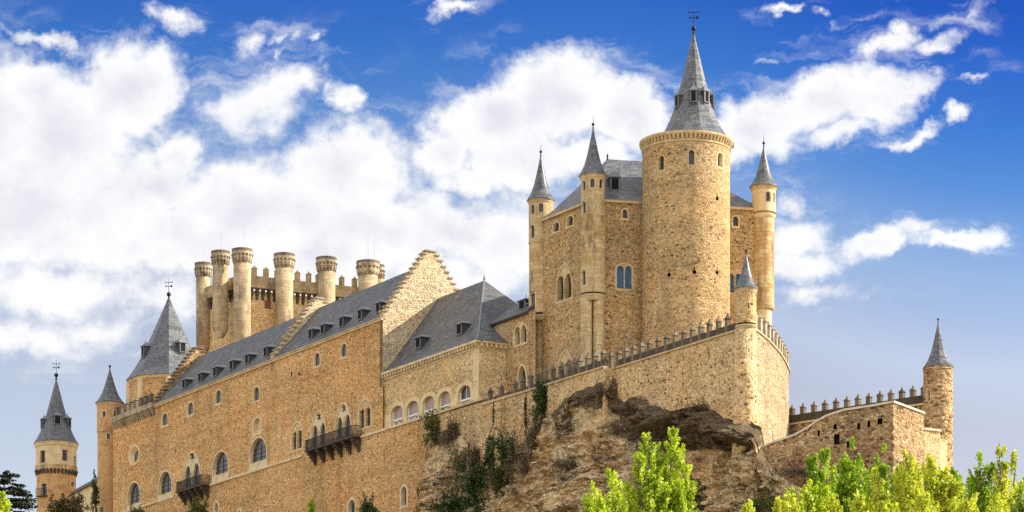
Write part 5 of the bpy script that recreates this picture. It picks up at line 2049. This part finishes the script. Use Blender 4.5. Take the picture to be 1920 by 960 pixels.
def shrub(label, px, py, rx, ry, d, mat, n=120, leaf=0.22, seed=1, depth=None, name='shrub', z_floor=None, group=None, clump=0.3, stems=3, cat='shrub', per=12):
    """rounded uneven bush; centre and half sizes given as seen"""
    rng = random.Random(seed)
    if group == CL and rx > 10:
        rx, ry, n = rx * 1.22, ry * 1.18, int(n * 1.6)
    x, z = X_at(px, d), Z_at(py, d)
    wx, wz = rx * d / F, ry * d / F
    wy = depth if depth else wx
    zf = z - wz if z_floor is None else z_floor
    T = thing(name, label, cat, (x, d, zf), group)
    cr, st = G(), G()
    for _ in range(n):
        while True:
            a = Vector((rng.uniform(-1, 1), rng.uniform(-1, 1), rng.uniform(-1, 1)))
            if a.length < 1:
                break
        k = 0.80 + 0.95 * noise.noise(Vector((a.x * 1.5 + seed, a.y * 1.5, a.z * 1.5)))
        c = (x + a.x * wx * k, d + a.y * wy * k, z + a.z * wz * k)
        leaf_quads(cr, c, clump, per, leaf, rng)
    for _ in range(n // 9):                     # trailing and sprouting shoots
        a = rng.uniform(0, 6.283)
        up = rng.random() < 0.4
        c = Vector((x + math.cos(a) * wx * rng.uniform(0.4, 1.0), d + math.sin(a) * wy * 0.8, z + (wz * rng.uniform(0.3, 0.8) if up else -wz * rng.uniform(0.2, 0.9))))
        stp = Vector((rng.uniform(-.08, .08), 0, 0.16 if up else -0.2))
        for q in range(rng.randint(3, 7)):
            c = c + stp
            leaf_quads(cr, c, clump * 0.45, 5, leaf * 0.9, rng)
    for _ in range(stems):
        a = rng.uniform(0, 6.283)
        q = (x + math.cos(a) * wx * 0.6, d + math.sin(a) * wy * 0.5, z + wz * rng.uniform(0.0, 0.5))
        st.tube([(x + rng.uniform(-.2, .2), d, zf), ((x + q[0]) / 2, (d + q[1]) / 2, (zf + q[2]) / 2), q], [0.09, 0.06, 0.02], 6)
    st.build('stem', 'bark', T)
    cr.build('foliage', mat, T)
    return T


def face_d(px, o=0.6):
    (x, y), (nx, ny) = plan_at(px)
    return y + ny * o


CL = 'shrubs growing on the cliff'
shrub('olive green bush on top of the cliff under the first white gallery windows', 814, 800, 20, 24, face_d(814, .9), 'olive_leaf', 150, 0.2, 31, depth=0.8, group=CL)
shrub('dark ivy bush hanging below the merlons beside the pointed doorway', 1019, 750, 19, 27, face_d(1019, .5), 'dark_leaf', 170, 0.2, 32, depth=0.5, group=CL, name='ivy', cat='ivy')
shrub('dark green shrub filling the recess at the foot of the buttress', 955, 852, 26, 32, face_d(957, 1.0), 'dark_leaf', 170, 0.22, 33, depth=0.8, group=CL)
shrub('dark climbing ivy left of the buttress foot', 927, 862, 22, 30, face_d(927, .8), 'dark_leaf', 150, 0.22, 34, depth=0.7, group=CL, name='ivy', cat='ivy')
shrub('large dark green thicket on the lower cliff', 908, 912, 46, 40, face_d(905, 1.6), 'dark_leaf', 260, 0.24, 35, depth=1.2, group=CL)
shrub('olive shrub on the grey rock left of the dark thicket', 866, 872, 22, 30, face_d(868, 1.2), 'olive_leaf', 110, 0.2, 36, depth=0.8, group=CL)
shrub('green bush at the very foot of the cliff by the palace corner', 870, 950, 60, 20, face_d(870, 2.0), 'dark_leaf', 240, 0.24, 37, depth=1.5, group=CL)
shrub('dry brown bush over the cliff brow below the ivy', 1012, 815, 30, 38, face_d(1010, .9), 'dry_leaf', 210, 0.16, 38, depth=0.6, group=CL, clump=0.35)
shrub('dry brown scrub on the cliff left of the pale strata', 985, 864, 36, 32, face_d(985, 1.2), 'dry_leaf', 190, 0.16, 39, depth=0.8, group=CL)
shrub('dry dark scrub crowning the rock beside the olive bush', 852, 812, 20, 20, face_d(852, .9), 'dry_leaf', 150, 0.16, 40, depth=0.6, group=CL)
shrub('russet dry grass clump on the brow below the bastion wall', 1318, 772, 44, 12, face_d(1318, 1.0), 'dry_leaf', 160, 0.15, 41, depth=0.5, group=CL)
shrub('bare twiggy bush on the pale strata left of the poplars', 1056, 925, 18, 28, face_d(1056, 2.2), 'dry_leaf', 70, 0.14, 42, depth=0.7, group=CL, stems=8)
shrub('thin ivy streak down the wall left of the buttress', 929, 775, 7, 32, face_d(929, .15), 'dark_leaf', 70, 0.18, 43, depth=0.15, group=CL, name='ivy', cat='ivy', clump=0.18)
shrub('thin ivy streak down the wall right of the buttress', 986, 775, 4.5, 40, face_d(986, .12), 'dark_leaf', 46, 0.16, 44, depth=0.12, group=CL, name='ivy', cat='ivy', clump=0.15)
shrub('dark scrub behind the lime poplar at the foot of the cliff', 1320, 935, 26, 26, face_d(1320, 2.2), 'dark_leaf', 120, 0.2, 45, depth=1.0, group=CL)
shrub('olive scrub on the slope below the outwork', 1440, 945, 40, 14, face_d(1440, 1.8), 'olive_leaf', 110, 0.16, 46, depth=0.8, group=CL)

shrub('brown and green undergrowth below the buttress on the mid cliff', 945, 900, 34, 26, face_d(945, 1.4), 'russet_leaf', 170, 0.2, 61, depth=0.9, group=CL)
shrub('dark brown dead ivy mat beside the grey rock, right of the olive bush', 892, 862, 18, 26, face_d(892, .9), 'dry_leaf', 120, 0.17, 62, depth=0.5, group=CL)
shrub('dry grass fringe on the pale ledge above the bare twiggy bush', 1075, 872, 44, 8, face_d(1075, 1.2), 'dry_leaf', 110, 0.14, 63, depth=0.4, group=CL)
shrub('dry tuft under the wall step, left of the lime poplar top', 1135, 735, 16, 12, face_d(1125, .8), 'dry_leaf', 60, 0.14, 64, depth=0.4, group=CL)
shrub('low dry grass along the foot of the outwork wall', 1500, 885, 50, 6, face_d(1500, .9), 'dry_leaf', 70, 0.14, 65, depth=0.5, group=CL)
BT = 'treetops at the foot of the palace'
shrub('russet and green treetop in front of the low wall', 128, 952, 38, 20, 352, 'russet_leaf', 260, 0.3, 51, depth=2.0, name='treetop', cat='tree', z_floor=hill(X_at(128, 352), 352), group=BT, clump=0.45)
shrub('dark ivy column beside the low wall and end turret', 178, 925, 7, 36, 364, 'dark_leaf', 90, 0.24, 52, depth=0.4, name='ivy', cat='ivy', clump=0.25)
shrub('small green treetop below the short balcony', 372, 958, 22, 14, 318, 'olive_leaf', 150, 0.26, 53, depth=1.2, name='treetop', cat='tree', z_floor=hill(X_at(372, 318), 318), group=BT)
shrub('tiny green treetop tip between the two lower windows', 584, 952, 8, 12, 300, 'poplar_green', 50, 0.2, 54, depth=0.5, name='treetop', cat='tree', z_floor=hill(X_at(584, 300), 300), group=BT, clump=0.2)
shrub('dark green treetop left of the rightmost lower window', 690, 957, 17, 15, 292, 'dark_leaf', 130, 0.24, 55, depth=0.9, name='treetop', cat='tree', z_floor=hill(X_at(690, 292), 292), group=BT)
shrub('olive treetop tip beneath the leftmost big window', 256, 962, 16, 7, 330, 'olive_leaf', 70, 0.22, 56, depth=0.9, name='treetop', cat='tree', z_floor=hill(X_at(256, 330), 330), group=BT)


def conifer():
    rng = random.Random(61)
    d = 300.0
    x0 = X_at(8, d)
    zt = Z_at(893, d)
    zb = hill(x0, d) - 0.3
    T = thing('conifer_tree', 'dark layered conifer at the left edge beside the drum tower', 'tree', (x0, d, zb))
    tr, cr = G(), G()
    tr.tube([(x0, d, zb), (x0, d, (zb + zt) / 2), (x0, d, zt - 0.3)], [0.4, 0.25, 0.05], 8)
    k = 0
    z = zt - 0.1
    while z > zb + 3:
        reach = 1.6 + (zt - z) * 0.62
        for j in range(7):
            a = rng.uniform(0, 6.283) if j > 1 else (0.25 if j == 0 else 3.3) + rng.uniform(-.3, .3)
            L = reach * rng.uniform(0.65, 1.05)
            e = Vector((x0 + math.cos(a) * L, d + math.sin(a) * L, z + rng.uniform(-.35, .25)))
            s = Vector((x0, d, z + 0.1))
            tr.tube([s, (s + e) / 2 + Vector((0, 0, 0.12)), e], [0.06, 0.04, 0.015], 5)
            for q in range(int(10 + L * 9)):
                t = rng.uniform(0.25, 1.05)
                c = s.lerp(e, t) + Vector((rng.uniform(-.28, .28), rng.uniform(-.28, .28), rng.uniform(-.02, .16)))
                leaf_quads(cr, c, 0.26, 10, 0.22, rng, 1.2, 0.35)
        z -= 0.62
    tr.build('trunk', 'bark', T)
    cr.build('crown', 'needle', T)


conifer()
